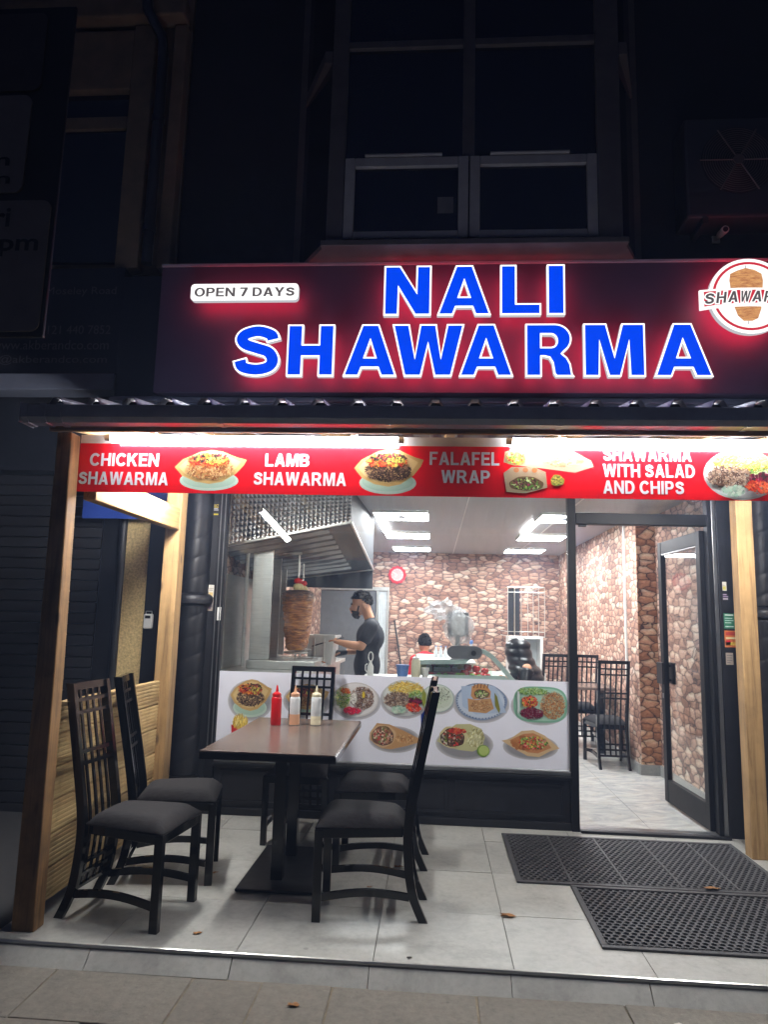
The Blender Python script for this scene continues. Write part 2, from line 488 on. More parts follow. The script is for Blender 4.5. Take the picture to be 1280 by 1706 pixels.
def m_stonepaper(name, scale, warm=0):
    """printed dry-stone wallpaper"""
    k = N(name)
    v0 = k.coord(scale)
    dn = k.n('TexNoise'); dn.inputs['Scale'].default_value = 1.3; dn.inputs['Detail'].default_value = 3
    k.l(v0, dn.inputs['Vector'])
    mx = k.n('Mix', data_type='RGBA', blend_type='LINEAR_LIGHT'); mx.inputs[0].default_value = 0.28
    k.l(v0, mx.inputs[6]); k.l(dn.outputs['Color'], mx.inputs[7])
    v = mx.outputs[2]
    e = k.n('TexVoronoi', feature='DISTANCE_TO_EDGE'); k.l(v, e.inputs['Vector']); e.inputs['Scale'].default_value = 1
    e.inputs['Randomness'].default_value = 0.8
    f = k.n('TexVoronoi', feature='F1'); k.l(v, f.inputs['Vector']); f.inputs['Scale'].default_value = 1
    f.inputs['Randomness'].default_value = 0.8
    sep = k.n('SeparateColor'); k.l(f.outputs['Color'], sep.inputs[0])
    tones = [(0.0, lin((126, 92, 78))), (0.35, lin((160, 124, 106))), (0.65, lin((188, 158, 140))), (1.0, lin((216, 198, 182)))] if not warm else \
            [(0.0, lin((146, 100, 72))), (0.4, lin((178, 130, 98))), (0.7, lin((204, 164, 132))), (1.0, lin((222, 194, 168)))]
    stone = k.ramp(sep.outputs[0], tones)
    gr = k.noise(v0, 4.5, 8, 0.75, 0.4)
    stone = k.mix(0.85, stone, k.ramp(gr, [(0.30, (0.22, 0.17, 0.14)), (0.66, (0.98, 0.95, 0.92))]), 'SOFT_LIGHT')
    # the print draws each stone paler at its top and browner at its foot
    sb = k.n('VectorMath', operation='SUBTRACT'); k.l(v, sb.inputs[0]); k.l(f.outputs['Position'], sb.inputs[1])
    sx = k.n('SeparateXYZ'); k.l(sb.outputs[0], sx.inputs[0])
    stone = k.mix(0.38, stone, k.ramp(sx.outputs['Z'], [(0.0, (0.30, 0.24, 0.21)), (0.32, (0.85, 0.84, 0.83))]), 'OVERLAY')
    # printed edge shading inside every stone, then the dark printed joint
    ed = k.ramp(e.outputs['Distance'], [(0.0, (0.75,) * 3), (0.07, (0.48,) * 3), (0.27, (0, 0, 0))])
    col = k.mix(ed, stone, lin((104, 68, 54)))
    jt = k.ramp(e.outputs['Distance'], [(0.012, (1, 1, 1)), (0.05, (0, 0, 0))])
    col = k.mix(jt, col, lin((62, 40, 34)))
    k.l(col, k.b.inputs['Base Color'])
    k.b.inputs['Roughness'].default_value = 0.7
    return k.m

M = {}
M['black'] = mat('black_paint', (20, 21, 25), 0.45, var=0.35, vs=14, bump=0.25, bs=30, spec=0.35)
M['blackwall'] = mat('black_masonry', (26, 27, 32), 0.45, var=0.3, vs=9, bump=0.5, bs=25)
M['alu_black'] = mat('black_aluminium', (15, 16, 19), 0.48, var=0.05, vs=3, spec=0.2)
M['alu_edge'] = mat('bare_aluminium', (150, 152, 155), 0.3, metal=0.9, var=0.1)
M['steel'] = mat('brushed_steel', (206, 207, 203), 0.36, metal=0.85, var=0.12, vs=6, stretch=(1, 1, 14))
M['steel_dark'] = mat('greasy_steel', (120, 122, 124), 0.38, metal=0.85, var=0.3, vs=4)
M['hoodside'] = mat('dark_hood_panel', (44, 48, 54), 0.6, metal=0.1, var=0.3, vs=4, spec=0.3)
M['quilt'] = mat('quilted_steel', (190, 190, 190), 0.16, metal=1.0, var=0.08)
M['chairblack'] = mat('black_lacquer', (8, 8, 9), 0.13, var=0.1, vs=30, spec=0.35, coat=0.12)
M['fabric'] = mat('charcoal_fabric', (48, 47, 48), 0.92, var=0.34, vs=26, bump=0.6, bs=170, stretch=(1, 5, 1), spec=0.2)
M['tabletop'] = mat('dark_laminate', (108, 94, 86), 0.24, var=0.05, vs=2)
M['white_trim'] = mat('pale_edge_trim', (190, 190, 188), 0.4)
M['post'] = m_wood('post_timber', (164, 132, 88), (112, 84, 52), 2)
M['post_dark'] = m_wood('post_timber_weathered', (140, 106, 66), (84, 62, 40), 2, 0.8)
M['beam'] = m_wood('beam_timber', (168, 134, 86), (122, 90, 54), 1)
M['beam_x'] = m_wood('crossbeam_timber', (160, 118, 70), (104, 74, 44), 0)
k = N('deck_board_timber')
g = k.noise(k.coord((5, .5, 4)), 2.0, 6, 0.6, 0.2); st_ = k.noise(k.coord((1, 1, 1)), 3.0, 5, 0.7)
col = k.ramp(g, [(0.3, lin((150, 122, 80))), (0.5, lin((184, 156, 106))), (0.7, lin((202, 178, 128)))])
col = k.mix(k.ramp(st_, [(0.5, (0, 0, 0)), (0.75, (0.55,) * 3)]), col, lin((92, 74, 50)))
k.l(k.rnd(col, 0.12), k.b.inputs['Base Color']); k.b.inputs['Roughness'].default_value = 0.8
M['deck'] = k.m
M['tile'] = m_tile('terrace_porcelain', (168, 168, 162), 0.38)
M['marble'] = m_marble('marble_porcelain')
M['skirt'] = m_tile('skirting_tile', (150, 152, 150), 0.3, False)
M['slab'] = m_tile('concrete_slab', (116, 112, 103), 0.9, True, 0.85, 1.0)
M['grout'] = mat('grout', (128, 125, 118), 0.9)
M['mortar'] = mat('sandy_mortar', (118, 110, 92), 0.95, var=0.4, vs=12, bump=0.5)
M['asphalt'] = mat('asphalt', (52, 52, 54), 0.9, var=0.3, vs=30, bump=0.4, bs=120)
M['nosing'] = mat('aluminium_nosing', (190, 190, 186), 0.32, metal=0.8)
M['stone_back'] = m_stonepaper('stone_wallpaper_back', (6.8, 6.8, 16.0))
M['stone_side'] = m_stonepaper('stone_wallpaper_side', (6.4, 6.4, 14.5))
M['stone_warm'] = m_stonepaper('stone_wallpaper_warm', (8.5, 8.5, 14.0), 1)
M['ceiling'] = mat('white_ceiling_panel', (150, 153, 158), 0.4, var=0.04)
M['white'] = mat('white_plastic', (222, 222, 218), 0.4, var=0.05)
M['vinyl_white'] = mat('white_vinyl', (214, 216, 226), 0.42, var=0.03)
M['vinyl_red'] = mat('red_vinyl', (214, 24, 34), 0.13, var=0.06, vs=3)
M['red_patch'] = mat('red_vinyl_joint', (204, 26, 38), 0.16, var=0.05, vs=3)
M['text_white'] = mat('white_print', (206, 206, 212), 0.3, var=0.04)
M['rubber'] = mat('black_rubber', (62, 62, 64), 0.55, var=0.3, vs=12, spec=0.4)
M['pvc_black'] = mat('black_pvc', (40, 42, 48), 0.3, var=0.15)
M['gutter'] = mat('grey_gutter', (150, 154, 170), 0.3, var=0.12, spec=0.6)
M['glass'] = glass('window_glass', dust=0.06)
M['glass_clean'] = glass('clear_glass', ior=1.3)
M['pane_dark'] = mat('dark_window_pane', (6, 8, 16), 0.06, var=0.1, spec=0.6)
M['upvc'] = mat('white_window_frame', (150, 146, 146), 0.45, var=0.12)
M['frame_old'] = mat('old_painted_frame', (84, 76, 76), 0.6, var=0.25, vs=6)
M['brickdark'] = mat('dark_painted_brick', (34, 33, 38), 0.8, var=0.35, vs=4, bump=0.6, bs=18)
M['buffstone'] = mat('buff_stone', (124, 104, 84), 0.85, var=0.25, vs=5, bump=0.3)
M['pebble'] = mat('pebbledash', (196, 172, 122), 0.95, var=0.35, vs=60, bump=1.0, bs=55)
M['panel_sign'] = mat('sign_panel', (76, 66, 92), 0.5, var=0.06)
M['panel_low'] = mat('fascia_board', (104, 110, 128), 0.6, var=0.15, vs=3)
M['shutter'] = mat('shutter_steel', (30, 31, 36), 0.6, metal=0.1, var=0.25)
M['grey_print'] = mat('grey_print', (96, 92, 92), 0.4)
M['agency'] = mat('agency_board', (20, 22, 34), 0.4)
M['agency_txt'] = mat('agency_lettering', (86, 86, 96), 0.6)
M['plate_grey'] = mat('sign_plate_white', (150, 138, 128), 0.6, var=0.1)
M['sign_back'] = mat('sign_backing', (30, 32, 36), 0.5)
M['ink'] = mat('black_ink', (18, 18, 20), 0.5)
M['ink_grey'] = mat('dark_grey_ink', (74, 72, 74), 0.5)
M['redink'] = mat('red_ink', (196, 40, 60), 0.4)
M['blueboard'] = mat('blue_board', (36, 62, 140), 0.4)
M['skin'] = mat('skin', (196, 142, 108), 0.5, var=0.08, vs=20)
M['hair'] = mat('dark_hair', (24, 20, 18), 0.8, var=0.3, vs=60, bump=0.2, bs=120, spec=0.2)
M['beard'] = mat('dark_beard', (44, 32, 26), 0.9, var=0.3, vs=60, spec=0.1)
M['tee'] = mat('black_cotton', (30, 31, 38), 0.9, var=0.35, vs=9, bump=1.0, bs=14)
M['trousers'] = mat('dark_trousers', (32, 32, 36), 0.9)
M['glove'] = mat('black_glove', (22, 22, 26), 0.4)
M['puffer'] = mat('black_puffer_nylon', (9, 9, 11), 0.3, var=0.3, vs=14, bump=0.8, bs=16)
M['redcloth'] = mat('red_cloth', (196, 26, 40), 0.8)
M['leaf'] = mat('dry_leaf', (150, 104, 58), 0.8, var=0.4, vs=40)
M['paper'] = mat('scrap_paper', (210, 206, 196), 0.8)
M['ketchup'] = mat('red_squeeze_plastic', (196, 14, 22), 0.3, var=0.05)
M['clearplastic'] = mat('milky_plastic', (206, 212, 214), 0.3, var=0.05)
M['pinksauce'] = mat('pink_sauce', (206, 158, 124), 0.4, var=0.1)
M['mayo'] = mat('white_sauce', (216, 210, 180), 0.4, var=0.1)
M['blueplastic'] = mat('blue_plastic', (96, 130, 190), 0.4)
M['greyplastic'] = mat('grey_plastic', (96, 98, 100), 0.4)
M['yellow'] = mat('yellow_print', (214, 190, 40), 0.5)
M['green_print'] = mat('green_print', (44, 110, 84), 0.5)
M['orange_print'] = mat('orange_print', (196, 110, 60), 0.5)
M['dullred'] = mat('dull_red_liner', (140, 52, 56), 0.5)
M['paleglass'] = mat('pale_green_frame', (176, 198, 190), 0.3)
M['fridgeglass'] = glass('tinted_fridge_glass', (0.86, 0.95, 0.92))
M['tomato'] = mat('tomato_skin', (206, 30, 20), 0.2, var=0.12)
M['pepper'] = mat('green_pepper_skin', (130, 160, 40), 0.22, var=0.15)
M['onion'] = mat('onion_flesh', (214, 196, 140), 0.35, var=0.1)
M['ac'] = mat('grey_ac_casing', (44, 44, 50), 0.5, var=0.08)

# printed pictures: colour comes from the print itself
k = N('food_print')
a = k.n('VertexColor', layer_name='Col'); k.l(a.outputs[0], k.b.inputs['Base Color']); k.b.inputs['Roughness'].default_value = 0.3
M['print'] = k.m
# kebab meat
k = N('kebab_meat')
v = k.coord((5, 5, 34)); g = k.noise(v, 1.4, 7, 0.7, 0.8)
col = k.ramp(g, [(0.25, lin((58, 26, 10))), (0.42, lin((130, 72, 28))), (0.55, lin((186, 118, 52))), (0.75, lin((226, 172, 98)))])
tc_ = k.n('TexCoord'); sz_ = k.n('SeparateXYZ'); k.l(tc_.outputs['Object'], sz_.inputs[0])
ch_ = k.noise(k.coord((9, 9, 16)), 1.5, 5, 0.7); sm_ = k.n('Math', operation='MULTIPLY_ADD'); sm_.inputs[1].default_value = 0.28; k.l(ch_, sm_.inputs[0]); k.l(sz_.outputs['Z'], sm_.inputs[2])
col = k.mix(k.ramp(sm_.outputs[0], [(0.66, (0, 0, 0)), (0.76, (0.85,) * 3)]), col, lin((44, 22, 12)))   # charred shoulder of the stack
k.l(col, k.b.inputs['Base Color']); k.b.inputs['Roughness'].default_value = 0.33; k.bump(g, 1.0, 0.03)
M['kebab'] = k.m
# translucent roof sheet
k = N('clear_roof_sheet')
tr = k.n('BsdfTransparent'); tr.inputs[0].default_value = (0.75, 0.78, 0.85, 1)
pb = k.b; pb.inputs['Base Color'].default_value = (0.5, 0.48, 0.5, 1); pb.inputs['Roughness'].default_value = 0.35
mx = k.n('MixShader'); mx.inputs[0].default_value = 0.55
k.l(tr.outputs[0], mx.inputs[1]); k.l(pb.outputs[0], mx.inputs[2]); k.l(mx.outputs[0], k.out.inputs[0])
M['roof'] = k.m
# clear plastic bag
k = N('clear_plastic_bag')
tr = k.n('BsdfTransparent'); mx = k.n('MixShader'); mx.inputs[0].default_value = 0.34
k.b.inputs['Base Color'].default_value = (0.75, 0.77, 0.78, 1); k.b.inputs['Roughness'].default_value = 0.15
k.bump(k.noise(k.coord(), 26, 4), 1.0, 0.03)
k.l(tr.outputs[0], mx.inputs[1]); k.l(k.b.outputs[0], mx.inputs[2]); k.l(mx.outputs[0], k.out.inputs[0])
M['bag'] = k.m
# light sources
M['e_tube'] = emit('tube_light', (250, 250, 255), L_TUBE)
M['e_canopy'] = emit('canopy_tube_light', (252, 250, 248), L_CANOPY)
M['e_panel'] = emit('ceiling_panel_light', (250, 252, 255), L_PANEL)
M['e_strip'] = emit('strip_light', (255, 252, 246), L_STRIP)
M['e_hood'] = emit('hood_strip', (255, 252, 246), 2.5)
M['e_blue'] = emit('blue_letter_face', (0, 72, 255), 0.78)
M['e_white'] = emit('white_letter_rim', (255, 252, 250), 1.5)
M['e_side'] = emit('letter_return_glow', (235, 235, 240), 0.55)
M['e_red'] = emit('red_back_glow', (255, 46, 70), 7.0)
M['e_sign'] = emit('lightbox_face', (255, 254, 252), 1.1)
k = N('backlit_red'); e = k.n('Emission'); e.inputs[0].default_value = (*lin((196, 44, 62)), 1); k.l(e.outputs[0], k.out.inputs[0]); M['e_redprint'] = k.m
k = N('backlit_grey'); e = k.n('Emission'); e.inputs[0].default_value = (*lin((84, 78, 80)), 1); k.l(e.outputs[0], k.out.inputs[0]); M['e_greyprint'] = k.m
k = N('backlit_kebab_print'); e = k.n('Emission')
g = k.noise(k.coord((14, 14, 60)), 1.2, 6, 0.7, 0.6)
k.l(k.ramp(g, [(0.3, lin((150, 92, 60))), (0.5, lin((196, 138, 92))), (0.75, lin((232, 180, 112)))]), e.inputs[0]); k.l(e.outputs[0], k.out.inputs[0]); M['e_kebabprint'] = k.m
# ================================================================ the setting
# road sheet out to the horizon, pavement with its own slabs
b = MB(); b.face([(-150, -160, -0.24), (150, -160, -0.24), (150, 60, -0.24), (-150, 60, -0.24)])
b.build('road', M['asphalt'], kind='structure')
pv = B(-14, 14, -4.7, 0.35, -0.30, -0.078).build('pavement', M['mortar'], kind='structure')
rng = random.Random(3)
slab_meshes = {}
def slab(w, d):
    key = (round(w, 2), round(d, 2))
    if key not in slab_meshes:
        o = B(-w / 2, w / 2, -d / 2, d / 2, -0.03, 0.0).build('paving_slab', M['slab'], pv, bevel=0.004)
        slab_meshes[key] = o
        return o
    return piece(slab_meshes[key], pv, (0, 0, 0))
for row, (y0, y1) in enumerate(((-2.60, -2.232), (-3.05, -2.62), (-3.50, -3.07), (-3.95, -3.52), (-4.40, -3.97))):
    x = -4.6 - 0.3 * (row % 2)
    i = 0
    while x < 3.8:
        w = 0.6
        if row == 0 and -1.25 < x < -0.55: w = 0.3
        o = slab(w - 0.008, y1 - y0 + .012)
        o.location = (x + w / 2, (y0 + y1) / 2, -0.073 + rng.uniform(-0.004, 0.004))
        o.rotation_euler = (rng.uniform(-0.006, 0.006), rng.uniform(-0.006, 0.006), rng.uniform(-0.008, 0.008))
        x += w; i += 1
B(-9.0, -1.99, -2.2, 0.05, -0.2, -0.060).build('dark_ground_sheet', M['asphalt'], kind='structure')  # added dark sheet, stands in for unlit ground left of the terrace
for i in range(18):
    k_ = B(-0.45, 0.45, -0.07, 0.07, -0.15, 0.0).build('kerb_stone', M['slab'], pv, bevel=0.012) if i == 0 else piece(k_, pv, (0, 0, 0))
    k_.location = (-8 + i * 0.92, -4.63, -0.07)

# raised terrace with porcelain tiles, riser tiles and nosing
EDGE = -2.145
te = B(-1.98, 2.6, EDGE + 0.012, 0.02, -0.2, -0.008).build('terrace', M['grout'], kind='structure')
rows = [(-2.14, -1.585), (-1.575, -0.975), (-0.965, -0.365), (-0.355, -0.03)]
cols = [-1.98, -1.455, -0.845, -0.24, 0.365, 0.965, 1.565, 2.165, 2.6]
tm = {}
for (y0, y1) in rows:
    for x0, x1 in zip(cols[:-1], cols[1:]):
        w, d = x1 - x0 - 0.0035, y1 - y0 + 0.0065
        key = (round(w, 3), round(d, 3))
        if key in tm: o = piece(tm[key], te, (0, 0, 0))
        else: tm[key] = o = B(-w / 2, w / 2, -d / 2, d / 2, -0.012, 0.0).build('floor_tile', M['tile'], te, bevel=0.0012)
        o.location = ((x0 + x1) / 2, (y0 + y1) / 2, rng.uniform(-0.0008, 0.0008))
for x0, x1 in zip([-1.98] + [-1.49, -0.85, -0.25, 0.355, 0.93, 1.5, 2.1], [-1.50, -0.86, -0.26, 0.345, 0.92, 1.49, 2.09, 2.6]):
    zz = -0.078 + rng.uniform(-0.004, 0.003)
    MB().ring([[(x, EDGE - 0.004, -0.010), (x, EDGE - 0.078, zz), (x, EDGE - 0.066, zz - 0.012), (x, EDGE + 0.008, -0.022)] for x in (x0 - 0.0035, x1 + 0.0035)]).build('riser_tile', M['tile'], te, bevel=0.0015)
MB().tube([(-1.93, EDGE - 0.004, -0.006), (2.6, EDGE - 0.004, -0.006)], 0.009, 8).build('nosing_strip', M['nosing'], te, smooth=True)

# ------------------------------------------------ shop interior
inf = B(-2.0, 2.32, 0.05, 6.7, -0.2, -0.006).build('interior_floor', M['grout'], kind='structure')
t0 = None
for i in range(6):
    for j in range(9):
        w = 0.72; d = 0.735
        if t0 is None:
            t0 = o = B(-w / 2 + 0.0015, w / 2 - 0.0015, -d / 2 + 0.0015, d / 2 - 0.0015, -0.005, 0.0).build('floor_tile', M['marble'], inf)
        else: o = piece(t0, inf, (0, 0, 0))
        o.location = (-1.64 + i * w, 0.42 + j * d, 0.002)
B(-2.0, 2.32, 6.66, 6.8, 0, 2.62).build('interior_wall_back', M['stone_back'], kind='structure')
B(-2.02, -1.92, 0.03, 6.66, 0, 2.62).build('interior_wall_left', M['stone_side'], kind='structure')
wr = B(2.09, 2.42, 2.07, 6.66, 0, 2.62).build('interior_wall_right', M['stone_side'], kind='structure')
B(2.285, 2.42, 0.03, 2.069, 0, 2.62).build('interior_wall_right_front', M['stone_side'], kind='structure')
B(2.092, 2.284, 2.062, 2.0685, 0, 2.6).build('warm_wallpaper_strip', M['stone_warm'], wr)
MB().box(2.068, 2.0895, 2.075, 6.65, 0, 0.10).build('skirting', M['skirt'], wr, bevel=0.002)
MB().box(2.069, 2.282, 2.042, 2.0615, 0, 0.10).build('skirting', M['skirt'], wr, bevel=0.002)
MB().box(2.262, 2.284, 0.06, 2.041, 0, 0.10).build('skirting', M['skirt'], wr, bevel=0.002)
B(2.072, 2.0895, 2.48, 2.52, 0.101, 2.6).build('corner_trim', M['white'], wr)
ce = B(-2.0, 2.42, 0.05, 6.7, 2.6, 2.66).build('ceiling', M['ceiling'], kind='structure')
for x in (-1.3, 0.31, 1.35):
    B(x - 0.006, x + 0.006, 0.06, 6.65, 2.594, 2.6).build('ceiling_joint', M['white'], ce)

# ------------------------------------------------ the shop's building above
bld = thing('shop_building', 'dark brick upper storey above the lit shop sign', 'building', (0, 0, 0))
B(-2.22, 5.2, 0.04, 0.4, 2.76, 9.5).build('wall', M['brickdark'], bld)
B(2.62, 5.2, -0.05, 0.4, -0.12, 2.759).build('wall', M['brickdark'], bld)
B(-2.22, 5.2, 0.401, 7.2, 2.68, 9.45).build('upper_storey', M['brickdark'], bld)

# rope-twist columns either side of the shop window
def twist_column(cx, label):
    t = thing('pilaster', label, 'column', (cx, -0.02, 0))
    def shaft(z0, z1):
        rings = []; n = 28; steps = int((z1 - z0) / 0.012)
        for i in range(steps + 1):
            z = z0 + (z1 - z0) * i / steps
            ring = []
            for a in range(n):
                th = 2 * math.pi * a / n
                ph = (z / 0.15 - 2.0 * th / (2 * math.pi)) % 1.0
                g = max(0, 1 - min(ph, 1 - ph) / 0.05)
                bulge = 0.0012 * math.sin(math.pi * ph)
                r = 0.115 - 0.009 * g + bulge
                ring.append((cx + r * math.cos(th), -0.02 + r * math.sin(th), z))
            rings.append(ring)
        MB().ring(rings).build('shaft', M['black'], t, smooth='all')
    shaft(0.28, 1.53); shaft(1.62, 2.6)
    MB().lathe([(0.15, 0), (0.15, 0.16), (0.135, 0.18), (0.145, 0.2), (0.145, 0.24), (0.125, 0.26), (0.125, 0.28)], (cx, -0.02, 0), 28).build('base', M['black'], t, smooth=True)
    MB().lathe([(0.12, 1.53), (0.15, 1.545), (0.155, 1.575), (0.15, 1.60), (0.125, 1.62)], (cx, -0.02, 0), 28).build('collar', M['blackwall'], t, smooth=True)
    return t
twist_column(-1.865, 'black rope-twist column left of the shop window')
twist_column(2.42, 'black rope-twist column behind the right timber post')

# ------------------------------------------------ neighbour on the left
nb = thing('neighbour_building', 'dark neighbouring building with buff stone window surround at far left', 'building', (-4.5, 0, 0))
B(-9, -2.24, 0.05, 0.4, 4.30, 9.5).build('wall', M['buffstone'], nb)
B(-9, -2.24, 0.06, 0.4, 2.6, 4.299).build('wall', M['blackwall'], nb)
w_ = B(-3.50, -2.72, 0.0, 0.049, 4.40, 5.62).build('window', M['pane_dark'], nb)
B(-3.55, -2.72, -0.03, 0.048, 5.625, 5.74).build('transom', M['buffstone'], w_, bevel=0.006)
B(-3.50, -2.74, 0.0, 0.047, 5.745, 5.97).build('pane', M['pane_dark'], w_)
B(-2.716, -2.52, -0.07, 0.049, 4.31, 6.6).build('stone_jamb', M['buffstone'], nb, bevel=0.01)
B(-3.8, -2.717, -0.07, 0.049, 5.975, 6.55).build('lintel', M['buffstone'], nb, bevel=0.01)
B(-3.9, -2.24, -0.16, 0.0, 6.61, 6.80).build('cornice', M['buffstone'], nb, bevel=0.02)
B(-2.36, -2.245, -0.06, 0.049, 4.31, 6.6).build('stone_pier', M['buffstone'], nb, bevel=0.01)
B(-2.25, -1.99, -0.03, 0.05, 0.0, 2.599).build('black_pier', M['black'], nb, bevel=0.004)
B(-2.44, -2.252, -0.02, 0.05, -0.1, 2.599).build('pebbledash_pier', M['pebble'], nb)
B(-2.66, -2.442, 0.03, 0.07, -0.1, 2.599).build('door_jamb', M['black'], nb)
MB().tube([(-2.47, -0.02, -0.1), (-2.47, -0.02, 2.6)], 0.032, 12).build('pipe', M['black'], nb, smooth=True)
B(-9, -3.75, -0.02, 0.3, -0.1, 2.599).build('wall', M['blackwall'], nb)
# roller shutter
rs = thing('roller_shutter', 'closed black roller shutter of the neighbouring shop at far left', 'shutter', (-3.2, 0.02, 0))
sl = None
for i in range(31):
    z = -0.08 + i * 0.085
    if sl is None:
        bb = MB()
        prof = [(0.0, 0.0), (-0.012, 0.006), (-0.013, 0.04), (-0.010, 0.076), (0.0, 0.083), (0.006, 0.083), (0.006, 0.0)]
        bb.ring([[(x, 0.03 + p[0], p[1]) for p in prof] for x in (-3.74, -2.665)])
        sl = bb.build('slat', M['shutter'], rs, smooth=True)
        sl.location = (0, 0, z); o0 = sl
    else:
        piece(sl, rs, (0, 0, z))
# downpipe
dp = thing('downpipe', 'black rainwater downpipe running down the wall between the two buildings', 'pipe', (-2.44, -0.1, 4.3))
MB().tube([(-2.42, -0.11, 4.32), (-2.42, -0.11, 6.25), (-2.43, -0.12, 6.4), (-2.55, -0.2, 6.62), (-2.57, -0.2, 6.8)], 0.045, 12).build('pipe', M['pvc_black'], dp, smooth=True)
for z in (4.6, 5.6): MB().tube([(-2.42, -0.11, z), (-2.42, -0.11, z + 0.06)], 0.055, 12).build('collar', M['pvc_black'], dp, smooth=True)
# estate agency fascia
ag = thing('agency_sign', 'unlit dark agency fascia board with faint grey contact lettering', 'sign', (-3.6, -0.1, 3.3))
B(-5.4, -2.59, -0.12, 0.058, 3.36, 4.28).build('board', M['agency'], ag, bevel=0.006)
B(-5.4, -2.59, -0.16, 0.057, 3.22, 3.355).build('lower_trim', M['panel_low'], ag, bevel=0.006)
text('Moseley Road', -2.95, 4.07, 0.085, 0.60, -0.122, M['agency_txt'], ag, bold=0)
text('0121 440 7852', -2.97, 3.74, 0.075, 0.60, -0.122, M['agency_txt'], ag, bold=0)
text('www.akberandco.com', -3.17, 3.61, 0.08, 0.99, -0.122, M['agency_txt'], ag, bold=0)
text('enquiries@akberandco.com', -3.36, 3.48, 0.085, 1.36, -0.122, M['agency_txt'], ag, bold=0)
# blue board seen above the side beam
bl = thing('blue_board', 'blue sign board with white motif tucked behind the side beam', 'sign', (-2.3, -0.1, 2.2))
B(-2.75, -1.99, -0.16, -0.14, 2.18, 2.72).build('board', M['blueboard'], bl)
bb = MB(); bb.loops([[(-2.275 + 0.045 * math.cos(a * math.pi / 12), 2.345 + 0.07 * math.sin(a * math.pi / 12)) for a in range(24)]], -0.163, -0.161)
bb.build('motif', M['white'], bl)
kb = thing('key_box', 'small grey wall key safe on the black pier', 'key box', (-2.2, -0.03, 1.34))
B(-2.238, -2.165, -0.065, -0.031, 1.34, 1.455).build('case', M['white'], kb, bevel=0.012)
B(-2.222, -2.181, -0.07, -0.066, 1.42, 1.442).build('window', M['ink'], kb)
bb = MB().tube([(-2.225, -0.05, 1.455), (-2.225, -0.05, 1.475), (-2.178, -0.05, 1.475), (-2.178, -0.05, 1.455)], 0.004, 6); bb.build('shackle', M['steel'], kb)

# ------------------------------------------------ bay window above the sign
bw = thing('bay_window', 'dark projecting bay window with pale frames above the sign', 'window', (0.22, -0.5, 4.2))
YB = -0.5
XL, XR, ZB, ZT = -0.86, 1.345, 4.21, 8.2
def fr(name, x0, x1, z0, z1, y0=YB, y1=YB + 0.06, m='frame_old', par=bw, bevel=0.006):
    return B(x0, x1, y0, y1, z0, z1).build(name, M[m], par, bevel=bevel)
fr('corner_post', XL, -0.735, ZB + 0.05, ZT, YB - 0.012, YB + 0.08); fr('corner_post', 1.17, XR, ZB + 0.05, ZT, YB - 0.012, YB + 0.08)
fr('mullion', 0.165, 0.255, 4.96, ZT); 
fr('transom', -0.733, 0.163, 5.90, 5.96, YB - 0.01); fr('transom', 0.257, 1.168, 5.90, 5.96, YB - 0.01)
for x0, x1 in ((-0.73, 0.21), (0.222, 1.165)):
    c_ = fr('casement', x0, x0 + 0.075, 4.285, 4.95, YB - 0.02, YB + 0.05, 'upvc')
    fr('stile', x1 - 0.075, x1, 4.285, 4.95, YB - 0.02, YB + 0.05, 'upvc', c_)
    fr('rail', x0 + 0.076, x1 - 0.076, 4.285, 4.345, YB - 0.018, YB + 0.05, 'upvc', c_)
    fr('rail', x0 + 0.076, x1 - 0.076, 4.875, 4.95, YB - 0.018, YB + 0.05, 'upvc', c_)
    fr('drip_strip', x0 + 0.15, x1 - 0.2, 4.955, 4.972, YB - 0.035, YB + 0.02, 'upvc', c_)
    fr('pane', x0 + 0.07, x1 - 0.07, 4.34, 4.88, YB + 0.015, YB + 0.025, 'pane_dark', c_, 0)
for x0, x1 in ((-0.735, 0.166), (0.254, 1.17)):
    for z0, z1 in ((4.98, 5.90), (5.96, 7.6)):
        fr('pane', x0, x1, z0, z1, YB + 0.025, YB + 0.035, 'pane_dark', bw, 0)
fr('sill', XL - 0.03, XR + 0.03, ZB, ZB + 0.045, YB - 0.06, 0.03)
fr('apron', XL, XR, ZB + 0.046, 4.283, YB + 0.0, YB + 0.05)
for s_, xc, xw in ((-1, XL, XL - 0.32), (1, XR, XR + 0.24)):
    bb = MB(); bb.ring([[(xc, YB, z), (xc, YB + 0.03, z), (xw, 0.04, z), (xw, 0.01, z)] for z in (ZB + 0.05, ZT)]); bb.build('side_light', M['pane_dark'], bw)
    bb = MB(); bb.ring([[(xc + s_ * 0.002, YB - 0.01, z), (xw - s_ * 0.05, 0.0, z), (xw, 0.0, z), (xc + s_ * 0.06, YB - 0.012, z)] for z in (5.78, 5.88)]); bb.build('side_transom', M['frame_old'], bw)
    bb = MB(); bb.box(xw - 0.03, xw + 0.03, -0.03, 0.04, ZB, ZT); bb.build('side_post', M['frame_old'], bw)
    bb = MB(); bb.ring([[(xc, YB - 0.05, z), (xc, 0.03, z), (xw + s_ * 0.03, 0.03, z), (xw + s_ * 0.03, -0.04, z)] for z in (ZB - 0.001, ZB + 0.04)]); bb.build('side_sill', M['frame_old'], bw)
pp = B(-0.02, 0.10, YB + 0.008, YB + 0.012, 4.50, 4.63).build('paper_note', M['grey_print'], bw)
fr('head', XL - 0.3, XR + 0.3, ZT, ZT + 0.2, YB - 0.05, 0.03)

